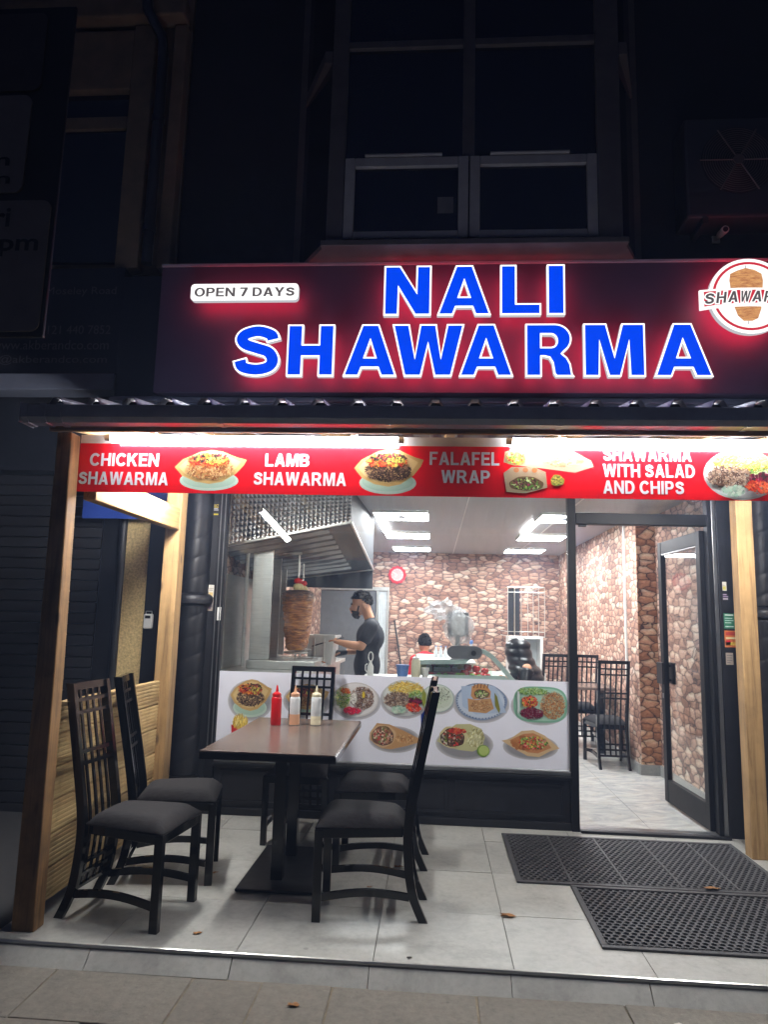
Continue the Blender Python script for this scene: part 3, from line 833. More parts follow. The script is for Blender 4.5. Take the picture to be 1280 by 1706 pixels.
# ------------------------------------------------ air conditioner and camera on the wall
ac = thing('air_conditioner', 'grey outdoor air conditioner unit mounted high on the wall', 'air conditioner', (2.3, -0.25, 4.58))
B(1.905, 2.80, -0.25, 0.03, 4.585, 5.42).build('casing', M['ac'], ac, bevel=0.02)
fc = (2.30, 5.05)
bb = MB()
for r in [0.05 + 0.018 * i for i in range(13)]:
    bb.tube([(fc[0] + r * math.cos(a * math.pi / 20), -0.262, fc[1] + r * math.sin(a * math.pi / 20)) for a in range(41)], 0.0025, 5)
g_ = bb.build('fan_grille', M['frame_old'], ac)
for a in range(6):
    th = a * math.pi / 3 + math.pi / 6 * 0
    MB().tube([(fc[0] + 0.03 * math.cos(th), -0.266, fc[1] + 0.03 * math.sin(th)), (fc[0] + 0.29 * math.cos(th), -0.266, fc[1] + 0.29 * math.sin(th))], 0.006, 6).build('spoke', M['frame_old'], g_)
bb = MB(); bb.loops([[(fc[0] + 0.28 * math.cos(a * math.pi / 16), fc[1] + 0.28 * math.sin(a * math.pi / 16)) for a in range(32)]], -0.253, -0.2515); bb.build('fan_opening', M['ink'], ac)
bb = MB(); bb.loops([[(fc[0] + 0.04 * math.cos(a * math.pi / 8), fc[1] + 0.04 * math.sin(a * math.pi / 8)) for a in range(16)]], -0.272, -0.262); bb.build('hub', M['frame_old'], ac)
for x in (2.02, 2.68): B(x, x + 0.04, -0.25, 0.03, 4.53, 4.583).build('bracket', M['ac'], ac)
sc_ = thing('security_camera', 'small white security camera under the air conditioner', 'camera', (2.225, -0.12, 4.5))
B(2.19, 2.25, 0.02, 0.038, 4.52, 4.58).build('mount', M['white'], sc_, bevel=0.004)
MB().tube([(2.22, 0.02, 4.55), (2.22, -0.06, 4.545), (2.22, -0.16, 4.53)], [0.012, 0.028, 0.03], 12).build('body', M['white'], sc_, smooth=True)
MB().tube([(2.22, -0.161, 4.53), (2.22, -0.166, 4.529)], 0.02, 12).build('lens', M['ink'], sc_)
# ================================================================ shopfront
sf = thing('shopfront', 'black aluminium shopfront with big display window and glazed doorway', 'shopfront', (0.2, 0, 0))
A = M['alu_black']
def sp(name, x0, x1, y0, y1, z0, z1, m=A, par=sf, bevel=0.004):
    return B(x0, x1, y0, y1, z0, z1).build(name, m, par, bevel=bevel)
sp('frame_post', -1.70, -1.632, -0.03, 0.04, 0.0, 2.70)
sp('frame_bead', -1.686, -1.678, -0.042, -0.031, 0.40, 2.70, M['steel_dark'], bevel=0.002)
sp('frame_bead', -1.652, -1.645, -0.042, -0.031, 0.40, 2.70, M['steel_dark'], bevel=0.002)
sp('side_board', -1.762, -1.703, -0.02, 0.04, 0.0, 2.70, M['black'])
sp('mullion', 1.006, 1.064, -0.035, 0.045, 0.0, 2.70)
sp('frame_post', 2.032, 2.064, -0.035, 0.045, 0.0, 2.70)
sp('frame_post', 2.068, 2.098, -0.028, 0.045, 0.0, 2.70, M['alu_edge'])
sp('side_board', 2.10, 2.34, -0.03, 0.05, 0.0, 2.70, M['black'])
sp('head', -1.762, 2.34, -0.033, 0.04, 2.703, 2.758)
sp('transom', 1.066, 2.03, -0.037, 0.045, 2.215, 2.30)
sp('sill', -1.63, 1.004, -0.055, 0.04, 0.352, 0.378)
sp('sill', -1.63, 1.004, -0.034, 0.04, 0.3795, 0.408, M['steel_dark'])
st = sp('stallriser', -1.63, 1.004, -0.012, 0.04, 0.055, 0.351, M['black'])
for x0, x1 in ((-1.58, -0.76), (-0.70, 0.12), (0.18, 0.96)):
    bb = MB()
    for a in ((x0, x1, 0.30, 0.318), (x0, x1, 0.085, 0.103), (x0, x0 + 0.018, 0.104, 0.299), (x1 - 0.018, x1, 0.104, 0.299)):
        bb.box(a[0], a[1], -0.024, -0.0115, a[2], a[3])
    bb.build('panel_moulding', M['black'], st)
sp('plinth', -1.63, 1.004, -0.03, 0.04, 0.003, 0.054, M['black'])
sp('threshold', 1.066, 2.03, -0.035, 0.05, 0.002, 0.022, M['alu_edge'])
sp('threshold_kerb', 1.066, 2.10, -0.075, -0.036, 0.001, 0.02, M['black'])
B(-1.631, 1.005, 0.003, 0.009, 0.409, 2.702).build('window_pane', M['glass'], sf)
B(1.065, 2.031, 0.003, 0.009, 2.301, 2.702).build('fanlight_pane', M['glass'], sf)
sp('latch', 1.09, 1.15, -0.01, 0.02, 2.198, 2.2135, M['black'])
# door leaf, open inward against the side wall
dr = thing('glazed_door', 'black framed glass door standing open inward', 'door', (2.03, 0.06, 0), rz=0)
DX, DY = 2.025, 0.06
ang = R(92.3)
ux, uy = math.cos(ang), math.sin(ang)
def dl(u, n_, z):
    return (DX + u * ux - n_ * uy, DY + u * uy + n_ * ux, z)
def dbox(name, u0, u1, n0, n1, z0, z1, m=A, par=dr, bevel=0.003):
    vs = [dl(u, n_, z) for u in (u0, u1) for n_ in (n0, n1) for z in (z0, z1)]
    return MB().mesh(vs, [(0, 1, 3, 2), (4, 6, 7, 5), (0, 4, 5, 1), (2, 3, 7, 6), (0, 2, 6, 4), (1, 5, 7, 3)]).build(name, m, par, bevel=bevel)
LW = 0.90
dbox('hinge_stile', 0, 0.075, -0.022, 0.022, 0.02, 2.19)
dbox('lock_stile', LW - 0.075, LW, -0.022, 0.022, 0.02, 2.19)
dbox('bottom_rail', 0.076, LW - 0.076, -0.02, 0.02, 0.02, 0.20)
dbox('top_rail', 0.076, LW - 0.076, -0.02, 0.02, 2.085, 2.19)
dbox('pane', 0.074, LW - 0.074, -0.004, 0.004, 0.199, 2.086, M['glass_clean'], bevel=0)
dbox('glazing_bead', 0.076, LW - 0.076, -0.018, 0.018, 2.072, 2.084, M['alu_edge'])
dbox('glazing_bead', 0.076, 0.086, -0.018, 0.018, 0.201, 2.071, M['alu_edge'])
for s_ in (-1, 1):
    h_ = dbox('pull_handle', LW - 0.13, LW + 0.005, s_ * 0.052 - 0.006, s_ * 0.052 + 0.006, 0.98, 1.16, M['black'])
    for z in (1.0, 1.12): dbox('standoff', LW - 0.05, LW - 0.03, min(s_ * 0.023, s_ * 0.045), max(s_ * 0.023, s_ * 0.045), z, z + 0.02, M['black'], h_)
dbox('lock', LW - 0.05, LW - 0.03, -0.026, 0.026, 0.86, 0.90, M['alu_edge'])

# printed menu panel across the bottom of the window
mb_ = thing('menu_board', 'white menu panel across the window bottom with printed food dishes', 'menu board', (-0.31, -0.005, 0.41))
B(-1.629, 1.003, -0.004, 0.0015, 0.412, 1.039).build('panel', M['vinyl_white'], mb_)

# ------------------------------------------------ printed dishes
class PR:
    """flat print: coloured patches laid one over the other a hair apart"""
    def __init__(s, cx, cz, w, h, y, seed=1):
        s.b = MB(); s.cx, s.cz, s.w, s.h, s.y = cx, cz, w / 2, h / 2, y; s.k = 0; s.r = random.Random(seed)
    def add(s, pts, c, jit=0.0):
        s.k += 1
        y = s.y - s.k * 0.000008
        cc = tuple(v * .68 for v in lin(c))
        if jit:
            jit *= 1.3
            j = 1 + s.r.uniform(-jit, jit); cc = tuple(min(1, v * j) for v in cc)
        s.b.face([(s.cx + p[0] * s.w, y, s.cz + p[1] * s.h) for p in pts], cc)
    def ell(s, u, v, a, b, c, wob=0.0, n=28, jit=0):
        ph = s.r.uniform(0, 6)
        s.add([(u + a * (1 + wob * math.sin(3 * t + ph) + wob * .6 * math.sin(7 * t)) * math.cos(t), v + b * (1 + wob * math.sin(3 * t + ph) + wob * .6 * math.sin(7 * t)) * math.sin(t)) for t in (2 * math.pi * i / n for i in range(n))], c, jit)
        return s
    def pol(s, pts, c): s.add(pts, c); return s
    def at(s, u, v, a, b):
        t = s.r.uniform(0, 6.283); q = math.sqrt(s.r.random()); return u + a * q * math.cos(t), v + b * q * math.sin(t)
    def sh(s, u, v, a, b, n, cols, ln=0.16, wd=0.035, ang=None, spread=3.14):
        asp = s.w / s.h
        n, ln, wd = int(n * 3.6), ln * .58, wd * .56
        for _ in range(n):
            x, z = s.at(u, v, a, b); t = (s.r.uniform(-spread, spread) / 2 + (ang or 0)); l = ln * s.r.uniform(.5, 1.2); w = wd * s.r.uniform(.6, 1.3)
            dx, dz = math.cos(t) * l / 2, math.sin(t) * l / 2; nx, nz = -math.sin(t) * w / 2, math.cos(t) * w / 2
            k_ = s.r.uniform(-.3, .3)
            s.add([(x - dx + nx, z + (-dz + nz) * asp), (x + nx * (1 + k_), z + (nz * (1 + k_) + wd * k_) * asp), (x + dx + nx, z + (dz + nz) * asp), (x + dx - nx, z + (dz - nz) * asp), (x - nx, z + (-nz + wd * k_) * asp), (x - dx - nx, z + (-dz - nz) * asp)], s.r.choice(cols), 0.3)
        return s
    def bl(s, u, v, a, b, n, cols, sz=0.09):
        asp = s.w / s.h
        n, sz = int(n * 3.4), sz * .56
        for _ in range(n):
            x, z = s.at(u, v, a, b); q = sz * s.r.uniform(.5, 1.1); ph = s.r.uniform(0, 6)
            s.add([(x + q * (1 + .25 * math.sin(2 * t + ph)) * math.cos(t), z + q * asp * (1 + .25 * math.sin(2 * t + ph)) * math.sin(t)) for t in (6.283 * i / 8 for i in range(8))], s.r.choice(cols), 0.25)
        return s
    def shadow(s, u=0, v=-.12, a=1.04, b=.98):
        for i in range(7):
            f = 1.06 - i * 0.03; g = 208 - i * 9
            s.ell(u, v, a * f, b * f, (g, g, g + 4))
        return s
    def build(s, par, name='dish_print', label=None):
        return s.b.build(name, M['print'], par, label=label)
MEAT = [(74, 50, 38), (104, 74, 54), (52, 34, 28), (132, 98, 72), (88, 62, 46)]
LAMB = [(60, 44, 36), (92, 70, 58), (40, 30, 26), (120, 94, 78), (146, 118, 98)]
CHK = [(206, 150, 92), (222, 176, 116), (178, 112, 62), (236, 200, 146), (160, 92, 50)]
GRY = [(150, 126, 108), (186, 160, 138), (120, 92, 78), (206, 184, 160), (96, 72, 62)]
FRY = [(236, 204, 84), (246, 222, 120), (220, 178, 60), (250, 232, 150)]
SAL = [(120, 170, 70), (164, 202, 100), (196, 220, 150), (88, 140, 56)]
TOM = [(206, 50, 36), (226, 84, 52), (176, 30, 30), (236, 120, 70)]
BEET = [(108, 20, 52), (146, 34, 72), (78, 14, 40)]
OLV = [(36, 34, 30), (60, 56, 44), (150, 146, 60)]
def naan(p, meat, seed=0):
    p.ell(-.02, -.5, .82, .48, (198, 222, 206)).ell(-.02, -.44, .74, .42, (176, 206, 186))
    p.pol([(-1, .12), (-.78, .5), (-.3, .86), (0, .95), (.3, .9), (.72, .62), (1, .5), (.92, .22), (.72, -.16), (.35, -.55), (0, -.66), (-.4, -.56), (-.78, -.28)], (206, 170, 104))
    p.pol([(-.88, .14), (-.68, .46), (-.25, .76), (0, .84), (.28, .8), (.66, .54), (.84, .4), (.62, -.1), (.3, -.42), (0, -.52), (-.4, -.44), (-.7, -.2)], (228, 198, 138))
    p.sh(-.02, .02, .66, .44, 130, meat, .2, .05)
    p.sh(-.05, .44, .58, .26, 46, TOM + [(240, 150, 60)], .28, .05).bl(0, .56, .5, .2, 26, OLV + [(110, 30, 60)], .07).bl(.2, .4, .3, .2, 8, [(206, 196, 90)], .07)
    return p
def kapsalon(p, meat):
    p.ell(0, 0, 1, 1, (206, 212, 208)).ell(0, 0, .94, .92, (232, 236, 232))
    p.sh(.05, .5, .74, .36, 110, FRY, .34, .055, 0.1, 1.6)
    p.sh(-.3, -.1, .62, .42, 140, meat, .2, .055)
    p.sh(.55, .15, .35, .3, 50, SAL, .14, .04).bl(.5, -.15, .3, .2, 22, BEET + [(40, 32, 30)], .09)
    p.bl(.42, -.5, .34, .26, 34, TOM, .08).bl(-.25, -.66, .3, .2, 26, [(176, 214, 190), (206, 226, 204)], .09)
    return p
Yb = -0.0045
naan(PR(-1.377, .845, .319, .292, Yb, 2).shadow(), LAMB).build(mb_, label='printed flatbread topped with dark shredded lamb')
p = PR(-1.445, .645, .17, .165, Yb, 3)
p.pol([(-.75, -1), (-.85, .0), (-.2, -.1), (.6, .05), (.45, -1)], (206, 24, 32)); p.sh(-.05, .25, .66, .6, 60, FRY, .75, .12, 1.57, .9)
p.pol([(-.75, -1), (-.8, -.25), (-.3, -.38), (.2, -.34), (.52, -.2), (.45, -1)], (214, 28, 36)); p.build(mb_, label='printed box of fries in a red carton')
naan(PR(-.945, .85, .333, .237, Yb, 4).shadow(), CHK).build(mb_, label='printed chicken flatbread half hidden behind the chair back')
p = PR(-.575, .859, .344, .254, Yb, 5).shadow()
p.ell(0, 0, 1, 1, (214, 210, 206)).ell(0, .01, .94, .93, (238, 236, 234)).sh(.28, .1, .52, .66, 190, GRY + [(120, 74, 70)], .13, .05)
p.sh(-.56, .1, .32, .6, 90, SAL + [(236, 222, 150)], .16, .05).bl(-.45, .5, .22, .16, 26, [(230, 140, 60), (214, 96, 40)], .06).bl(-.14, -.62, .38, .2, 44, [(206, 24, 60), (226, 50, 84)], .07).bl(-.1, .1, .16, .3, 22, [(240, 236, 224)], .07).ell(.34, .3, .06, .2, (230, 200, 60))
p.build(mb_, label='printed round plate of rice, meat and salad')
p = kapsalon(PR(-.208, .884, .336, .262, Yb, 6).shadow(), GRY); p.pol([(.82, .55), (.95, .3), (.95, -.2), (.84, -.55), (.78, -.1), (.78, .3)], (150, 160, 60)); p.build(mb_, label='printed plate of fries with chicken and tomato salad')
p = PR(.038, .89, .245, .204, Yb, 7).shadow().ell(0, 0, 1, 1, (170, 196, 184)).ell(0, 0, .95, .95, (226, 236, 224)).ell(.1, .05, .78, .78, (214, 226, 206), .02)
p.bl(.25, .3, .5, .5, 36, [(60, 60, 40), (90, 96, 60)], .05).bl(-.1, -.2, .7, .6, 20, [(180, 206, 170)], .05); p.build(mb_, label='printed plate of pale yoghurt dip with black seeds')
p = PR(.36, .877, .38, .268, Yb, 8).shadow()
p.ell(0, 0, 1, 1, (128, 150, 182), .015, 40).ell(0, .0, .95, .94, (190, 206, 226), .015, 40).ell(0, 0, .9, .88, (206, 220, 236), .015, 40)
for a in range(46):
    t = a * 6.283 / 46
    if math.sin(t) < .3: p.ell(.93 * math.cos(t), .92 * math.sin(t), .025, .04, (66, 88, 130), n=8)
p.pol([(-.78, .8), (.55, .85), (.98, -.55), (-.2, -.7), (-.72, -.3)], (184, 204, 230))
p.pol([(-.4, .3), (-.36, .8), (-.1, .96), (.2, .9), (.38, .55), (.36, .22), (-.3, .1)], (206, 152, 96))
for i in range(5): p.pol([(-.3 + i * .13, .72), (-.27 + i * .13, .95), (-.23 + i * .13, .95), (-.26 + i * .13, .72)], (120, 74, 40))
p.ell(.02, .4, .3, .26, (120, 84, 56), .05).bl(.0, .4, .24, .2, 46, SAL + MEAT[:3] + [(230, 220, 190)], .055)
p.pol([(-.52, .14), (-.48, -.56), (.2, -.62), (.5, -.36), (.38, .2), (-.2, .08)], (206, 160, 108)).sh(0, -.22, .4, .28, 60, [(226, 190, 140), (180, 126, 76), (150, 98, 56)], .12, .04)
p.pol([(.52, .5), (.62, .3), (.74, -.4), (.7, -.6), (.54, -.2)], (140, 140, 56)); p.build(mb_, label='printed blue plate with a toasted wrap cut in half')
p = PR(.794, .87, .393, .258, Yb, 9).shadow()
rr = [(math.copysign(abs(math.cos(t)) ** .55, math.cos(t)), math.copysign(abs(math.sin(t)) ** .7, math.sin(t))) for t in (6.283 * i / 40 for i in range(40))]
p.pol(rr, (128, 186, 156)).pol([(x * .93, z * .9) for x, z in rr], (176, 218, 196))
p.sh(.46, -.02, .46, .76, 220, CHK, .13, .035).sh(-.28, .72, .55, .2, 60, SAL, .14, .05).sh(-.32, -.5, .42, .3, 90, BEET, .16, .035).bl(-.4, .14, .3, .34, 60, TOM + [(196, 190, 70), (60, 50, 30)], .06).pol([(-.86, .7), (-.78, .7), (-.78, -.5), (-.84, -.5)], (214, 220, 220)); p.build(mb_, label='printed green tray of shredded chicken and salad')
p = PR(-.278, .602, .379, .202, Yb, 10).shadow(0, -.2, .96, .9)
p.pol([(-.7, .92), (-.2, .86), (.3, .5), (1, -.1), (.95, -.35), (.5, -.62), (-.1, -.9), (-.5, -.86), (-.95, -.3), (-.98, .2)], (204, 158, 106)).sh(.42, -.15, .36, .3, 46, [(176, 120, 70), (222, 180, 126)], .14, .05)
p.ell(-.45, .03, .5, .8, (222, 186, 140), .04).ell(-.46, .02, .44, .7, (120, 84, 60), .04).bl(-.46, .02, .38, .6, 80, [(206, 150, 120), (160, 110, 86), (226, 206, 180), (196, 60, 60), (120, 140, 70), (90, 60, 50)], .08); p.build(mb_, label='printed chicken wrap rolled in flatbread')
p = PR(.24, .594, .417, .247, Yb, 11).shadow(0, -.2, .96, .86)
p.pol([(-.98, -.1), (-.75, .4), (-.3, .92), (.2, .96), (.6, .7), (.72, .2), (.62, -.35), (.3, -.62), (-.2, -.56), (-.6, -.4)], (206, 204, 150)).sh(.36, .2, .3, .5, 40, [(226, 226, 180), (186, 180, 120)], .2, .08, 1.2, .8)
p.ell(-.4, .16, .5, .62, (222, 214, 160), .05).ell(-.42, .14, .43, .54, (74, 54, 40), .05).bl(-.42, .1, .38, .48, 90, MEAT + [(214, 206, 190), (200, 60, 50), (130, 160, 60)], .07).bl(-.25, .55, .3, .14, 20, TOM, .08)
p.ell(.66, -.55, .22, .34, (120, 160, 50)).ell(.68, -.53, .18, .28, (190, 212, 120)); p.build(mb_, label='printed beef wrap with half a lime')
p = PR(.721, .586, .421, .212, Yb, 12).shadow(0, -.2, .9, .8)
p.pol([(-1, .16), (-.7, .3), (-.3, .86), (.1, .94), (.5, .6), (1, -.22), (.7, -.4), (.3, -.84), (-.1, -.8), (-.5, -.4)], (226, 194, 146)).pol([(-.72, .2), (-.25, .66), (.1, .74), (.44, .46), (.72, -.2), (.25, -.6), (-.1, -.56), (-.45, -.2)], (206, 140, 90))
p.bl(-.1, .05, .55, .42, 30, [(160, 96, 50), (186, 120, 66)], .14).bl(.1, .1, .5, .4, 50, TOM + SAL + [(226, 140, 130), (236, 210, 90)], .07); p.build(mb_, label='printed falafel in an open pitta')
p = PR(-.051, .75, .07, .2, Yb, 13)
p.pol([(-.9, -1), (-.95, .85), (-.7, 1), (.7, 1), (.95, .85), (.9, -1)], (14, 48, 130)).pol([(-.5, -1), (-.5, .9), (-.1, .9), (-.1, -1)], (28, 76, 176)).ell(.25, .52, .5, .2, (236, 236, 240))
p.pol([(.25 + .48 * math.cos(t), .54 + .18 * math.sin(t)) for t in [3.1416 * i / 10 for i in range(11)]], (206, 26, 44)).pol([(.25 + .48 * math.cos(t), .49 + .17 * math.sin(t)) for t in [3.1416 + 3.1416 * i / 10 for i in range(11)]], (20, 66, 170))
can = p.build(mb_, label='printed blue drinks can')
text('pepsi', -.043, .69, .03, .09, Yb - .0006, M['text_white'], mb_, rot=R(90), depth=.0004)

# ------------------------------------------------ stickers on the frame
def sticker(nm, label, x0, x1, z0, z1, y, m, lines=(), head=None, cat='sticker'):
    t = thing(nm, label, cat, ((x0 + x1) / 2, y, z0))
    B(x0, x1, y - .0015, y, z0, z1).build('sheet', M[m], t)
    bb = MB()
    for f0, f1, a, c in lines:
        bb.face([(x0 + (x1 - x0) * .1, y - .0022, z0 + (z1 - z0) * f0), (x0 + (x1 - x0) * a, y - .0022, z0 + (z1 - z0) * f0), (x0 + (x1 - x0) * a, y - .0022, z0 + (z1 - z0) * f1), (x0 + (x1 - x0) * .1, y - .0022, z0 + (z1 - z0) * f1)], lin(c))
    if lines: bb.build('print', M['print'], t)
    return t
t = sticker('warning_label', 'small black label with yellow lettering at top of window frame', -1.752, -1.706, 2.235, 2.35, -0.021, 'ink', [(.36, .42, .9, (200, 200, 200)), (.46, .52, .8, (200, 200, 200)), (.56, .6, .9, (214, 190, 40)), (.04, .14, .9, (220, 200, 40))])
text('EKT', -1.729, 2.315, .018, .036, -0.0232, M['yellow'], t, depth=.0005)
sticker('paper_notice', 'torn white paper sticker on the left frame', -1.752, -1.708, 1.595, 1.69, -0.021, 'paper', [(.1, .4, .85, (206, 180, 120)), (.55, .6, .8, (120, 110, 100)), (.7, .74, .9, (120, 110, 100))])
sticker('paper_notice', 'grey photo sticker below the torn paper one', -1.750, -1.709, 1.49, 1.585, -0.021, 'plate_grey', [(.15, .85, .6, (120, 104, 124)), (.3, .7, .9, (96, 90, 96))])
sticker('switch_plate', 'small white plate low inside the window frame', -1.668, -1.640, 1.42, 1.52, -0.032, 'white', cat='plate')
t = sticker('round_topped_sticker', 'small white sticker with yellow print on right frame', 2.125, 2.155, 1.735, 1.80, -0.031, 'paper', [(.1, .5, .8, (200, 190, 90)), (.6, .64, .6, (90, 90, 90))])
t = sticker('text_sticker', 'narrow dark sticker with pale lettering under the white one', 2.122, 2.165, 1.665, 1.715, -0.031, 'ink', [(.1, .3, .9, (180, 170, 180)), (.45, .6, .95, (150, 130, 160)), (.75, .9, .7, (170, 150, 180))])
t = sticker('hygiene_sticker', 'green and white printed sticker on right frame', 2.125, 2.20, 1.46, 1.57, -0.031, 'green_print', [(.85, .93, .9, (200, 216, 206)), (.65, .7, .8, (180, 206, 196)), (.5, .55, .9, (180, 206, 196)), (.35, .4, .7, (180, 206, 196)), (.1, .16, .9, (190, 206, 200))])
sticker('card_sticker', 'orange and red card payment sticker on right frame', 2.125, 2.205, 1.325, 1.445, -0.031, 'orange_print', [(.72, .92, .95, (170, 60, 50)), (.5, .6, .95, (214, 200, 150)), (.12, .42, .5, (190, 40, 50)), (.12, .3, .95, (206, 170, 70))])
sticker('card_sticker', 'pale grey notice lowest on the right frame', 2.128, 2.18, 1.20, 1.285, -0.031, 'plate_grey', [(.75, .8, .9, (90, 90, 90)), (.55, .6, .8, (90, 90, 90)), (.35, .4, .85, (90, 90, 90)), (.15, .2, .6, (90, 90, 90))])

# ================================================================ timber canopy
cp = thing('timber_canopy', 'timber framed terrace canopy with corrugated clear roof and grey gutter', 'canopy', (0, -1.2, 0))
def tb(name, x0, x1, y0, y1, z0, z1, m, par=cp):
    return B(x0, x1, y0, y1, z0, z1).build(name, M[m], par, bevel=0.006)
MB().ring([[(x0, -2.075, z), (x1, -2.075, z), (x1, -1.985, z), (x0, -1.985, z)] for x0, x1, z in ((-1.918, -1.808, 0), (-1.921, -1.822, 1.2), (-1.926, -1.848, 2.36))]).build('post', M['post_dark'], cp, bevel=.006)
tb('post', -1.90, -1.79, -0.62, -0.50, 0.0, 2.42, 'post')
tb('post', 2.062, 2.172, -0.48, -0.37, 0.0, 2.42, 'post')
tb('post', 2.09, 2.22, -2.08, -1.955, 0.0, 2.36, 'post_dark')
tb('side_beam', -1.868, -1.796, -1.869, -0.621, 2.045, 2.20, 'beam')
tb('front_beam', -1.84, 2.085, -1.94, -1.87, 2.09, 2.345, 'beam_x')
tb('wall_plate', -1.95, 2.3, -0.199, -0.14, 2.66, 2.78, 'beam_x')
for x in (-1.9, -1.25, -0.6, 0.05, 0.7, 1.35, 2.05):
    bb = MB(); bb.ring([[(x, y, z), (x + .045, y, z), (x + .045, y, z + .095), (x, y, z + .095)] for y, z in ((-2.12, 2.365), (-0.20, 2.68))]); bb.build('rafter', M['beam'], cp)
tb('fascia_board', -1.93, 2.25, -2.150, -2.125, 2.345, 2.455, 'beam_x')
# corrugated sheet
bb = MB(); pitch = 0.187; x = -2.02; prof = []
while x < 2.4:
    prof += [(x, 0), (x + .10, 0), (x + .125, .042), (x + .162, .042)]
    x += pitch
bb.ring([[(px, -2.20, 2.462 + pz) for px, pz in prof], [(px, -0.21, 2.80 + pz) for px, pz in prof]], closed=False, cap0=False, cap1=False)
rf = bb.build('roof_sheet', M['roof'], cp)
sd = rf.modifiers.new('Solidify', 'SOLIDIFY'); sd.thickness = 0.004
bb = MB(); x = -2.02
while x < 2.4:
    bb.ring([[(x + .102, y, z0), (x + .184, y, z0), (x + .162, y, z0 + .036), (x + .127, y, z0 + .036)] for y, z0 in ((-2.150, 2.4602), (-2.105, 2.4678))]); x += pitch
ef = bb.build('eaves_light_block', M['pvc_black'], cp); ef['kind'] = 'stuff'  # added infill under the ribs, blocks tube light from the sheet tips
# gutter with brackets and end unions
gp = [(-2.155, 2.455), (-2.155, 2.385), (-2.175, 2.362), (-2.245, 2.362), (-2.268, 2.385), (-2.272, 2.440), (-2.262, 2.447), (-2.258, 2.440), (-2.255, 2.39), (-2.24, 2.372), (-2.18, 2.372), (-2.165, 2.39), (-2.165, 2.455)]
bb = MB(); bb.ring([[(x, y, z) for y, z in gp] for x in (-1.99, 2.35)]); gt = bb.build('gutter', M['gutter'], cp, smooth=True)
def gclip(x0, x1, k_=1.06, nm='gutter_bracket'):
    bb = MB(); cy, cz = -2.21, 2.41
    bb.ring([[(x, cy + (y - cy) * k_, cz + (z - cz) * k_ ) for y, z in gp] for x in (x0, x1)]); return bb.build(nm, M['gutter'], gt, smooth=True)
for x in (-1.03, -0.225, 0.57, 1.405, 2.2): gclip(x - .012, x + .012)
for x in (-1.99, -1.90, -1.82): gclip(x - .014, x + .014, 1.1, 'gutter_union')
B(-2.012, -2.005, -2.28, -2.15, 2.355, 2.455).build('stop_end', M['gutter'], gt, bevel=.003)
# reeded boards closing the left side
fc_ = thing('board_fence', 'low screen of weathered reeded deck boards between the left posts', 'fence', (-1.86, -1.3, 0.06))
bd = None
for i in range(6):
    z = 0.065 + i * 0.158
    if bd is None:
        bb = MB(); n = 7; hgt = 0.154; prof = [(-1.885, 0)]
        for q in range(n):
            a0 = hgt * q / n; a1 = hgt * (q + 1) / n
            prof += [(-1.8592, a0 + .0025), (-1.856, a0 + .005), (-1.856, a1 - .005), (-1.8592, a1 - .0025)]
        prof += [(-1.885, hgt)]
        bb.ring([[(px, y, pz) for px, pz in prof] for y in (-1.953, -0.621)])
        bd = bb.build('board', M['deck'], fc_); bd.location = (0, 0, z - 0.0)
    else:
        c_ = piece(bd, fc_, (0, rng.uniform(-.002, .002), z)); c_.rotation_euler.x = 0
# ================================================================ banner under the gutter
bn = thing('menu_banner', 'long red banner hung from the canopy with white dish names and food pictures', 'banner', (0, -1.95, 2.08))
YN = -1.978
KB = 1.0208
def bx_(x): return x * KB
def bz_(z): return H_EYE + (z - H_EYE) * KB
B(-1.85, 2.085, YN, YN + .008, bz_(2.058), bz_(2.308)).build('sheet', M['vinyl_red'], bn)
B(-1.85, 2.08, YN + .003, YN + .0085, bz_(2.309), 2.372).build('backing_board', M['white_trim'], bn)
B(.795, .7965, YN - .0006, YN - .0001, bz_(2.059), bz_(2.307)).build('seam', M['red_patch'], bn)
T = M['text_white']; yt = YN - .0005
for s_, cx, cz, h, w in (('CHICKEN', -1.575, 2.224, .066, .36), ('SHAWARMA', -1.573, 2.128, .066, .465), ('LAMB', -.739, 2.230, .064, .222), ('SHAWARMA', -.673, 2.136, .066, .465),
                         ('FALAFEL', .138, 2.247, .066, .34), ('WRAP', .144, 2.157, .064, .236), ('SHAWARMA', 1.011, 2.276, .066, .415), ('WITH SALAD', 1.017, 2.196, .064, .43), ('AND CHIPS', .99, 2.115, .064, .378)):
    caps(s_, bx_(cx), bz_(cz), h * KB, w * KB, yt, T, bn, depth=.0008)
naan(PR(bx_(-1.128), bz_(2.176), .367 * KB, .215 * KB, YN - .0002, 21), CHK).build(bn, label='printed chicken flatbread on a pale dish')
naan(PR(bx_(-.232), bz_(2.18), .343 * KB, .235 * KB, YN - .0002, 22), LAMB).build(bn, label='printed lamb flatbread with tomato slices')
p = PR(bx_(.541), bz_(2.19), .435 * KB, .235 * KB, YN - .0002, 23)
p.pol([(-.98, .35), (-.95, .8), (-.6, .98), (0, 1), (.5, .9), (.95, .45), (1, .2), (.6, -.06), (-.1, .1), (-.6, .2)], (180, 164, 140)).sh(.3, .5, .5, .3, 60, [(168, 138, 100), (204, 190, 168), (190, 150, 110), (180, 190, 150)], .2, .05, -.1, .8)
p.ell(-.72, .56, .24, .36, (168, 138, 100), .05).ell(-.72, .55, .18, .28, (150, 140, 50), .05).bl(-.7, .54, .2, .26, 40, SAL + [(200, 170, 60), (206, 70, 50)], .05)
p.pol([(-.98, -.1), (-.8, .15), (-.3, .15), (-.05, -.05), (-.02, -.7), (-.5, -.95), (-.92, -.9)], (176, 156, 128)).ell(-.48, -.55, .38, .3, (110, 84, 54), .05).bl(-.48, -.55, .32, .24, 46, SAL + MEAT + [(150, 50, 90)], .055)
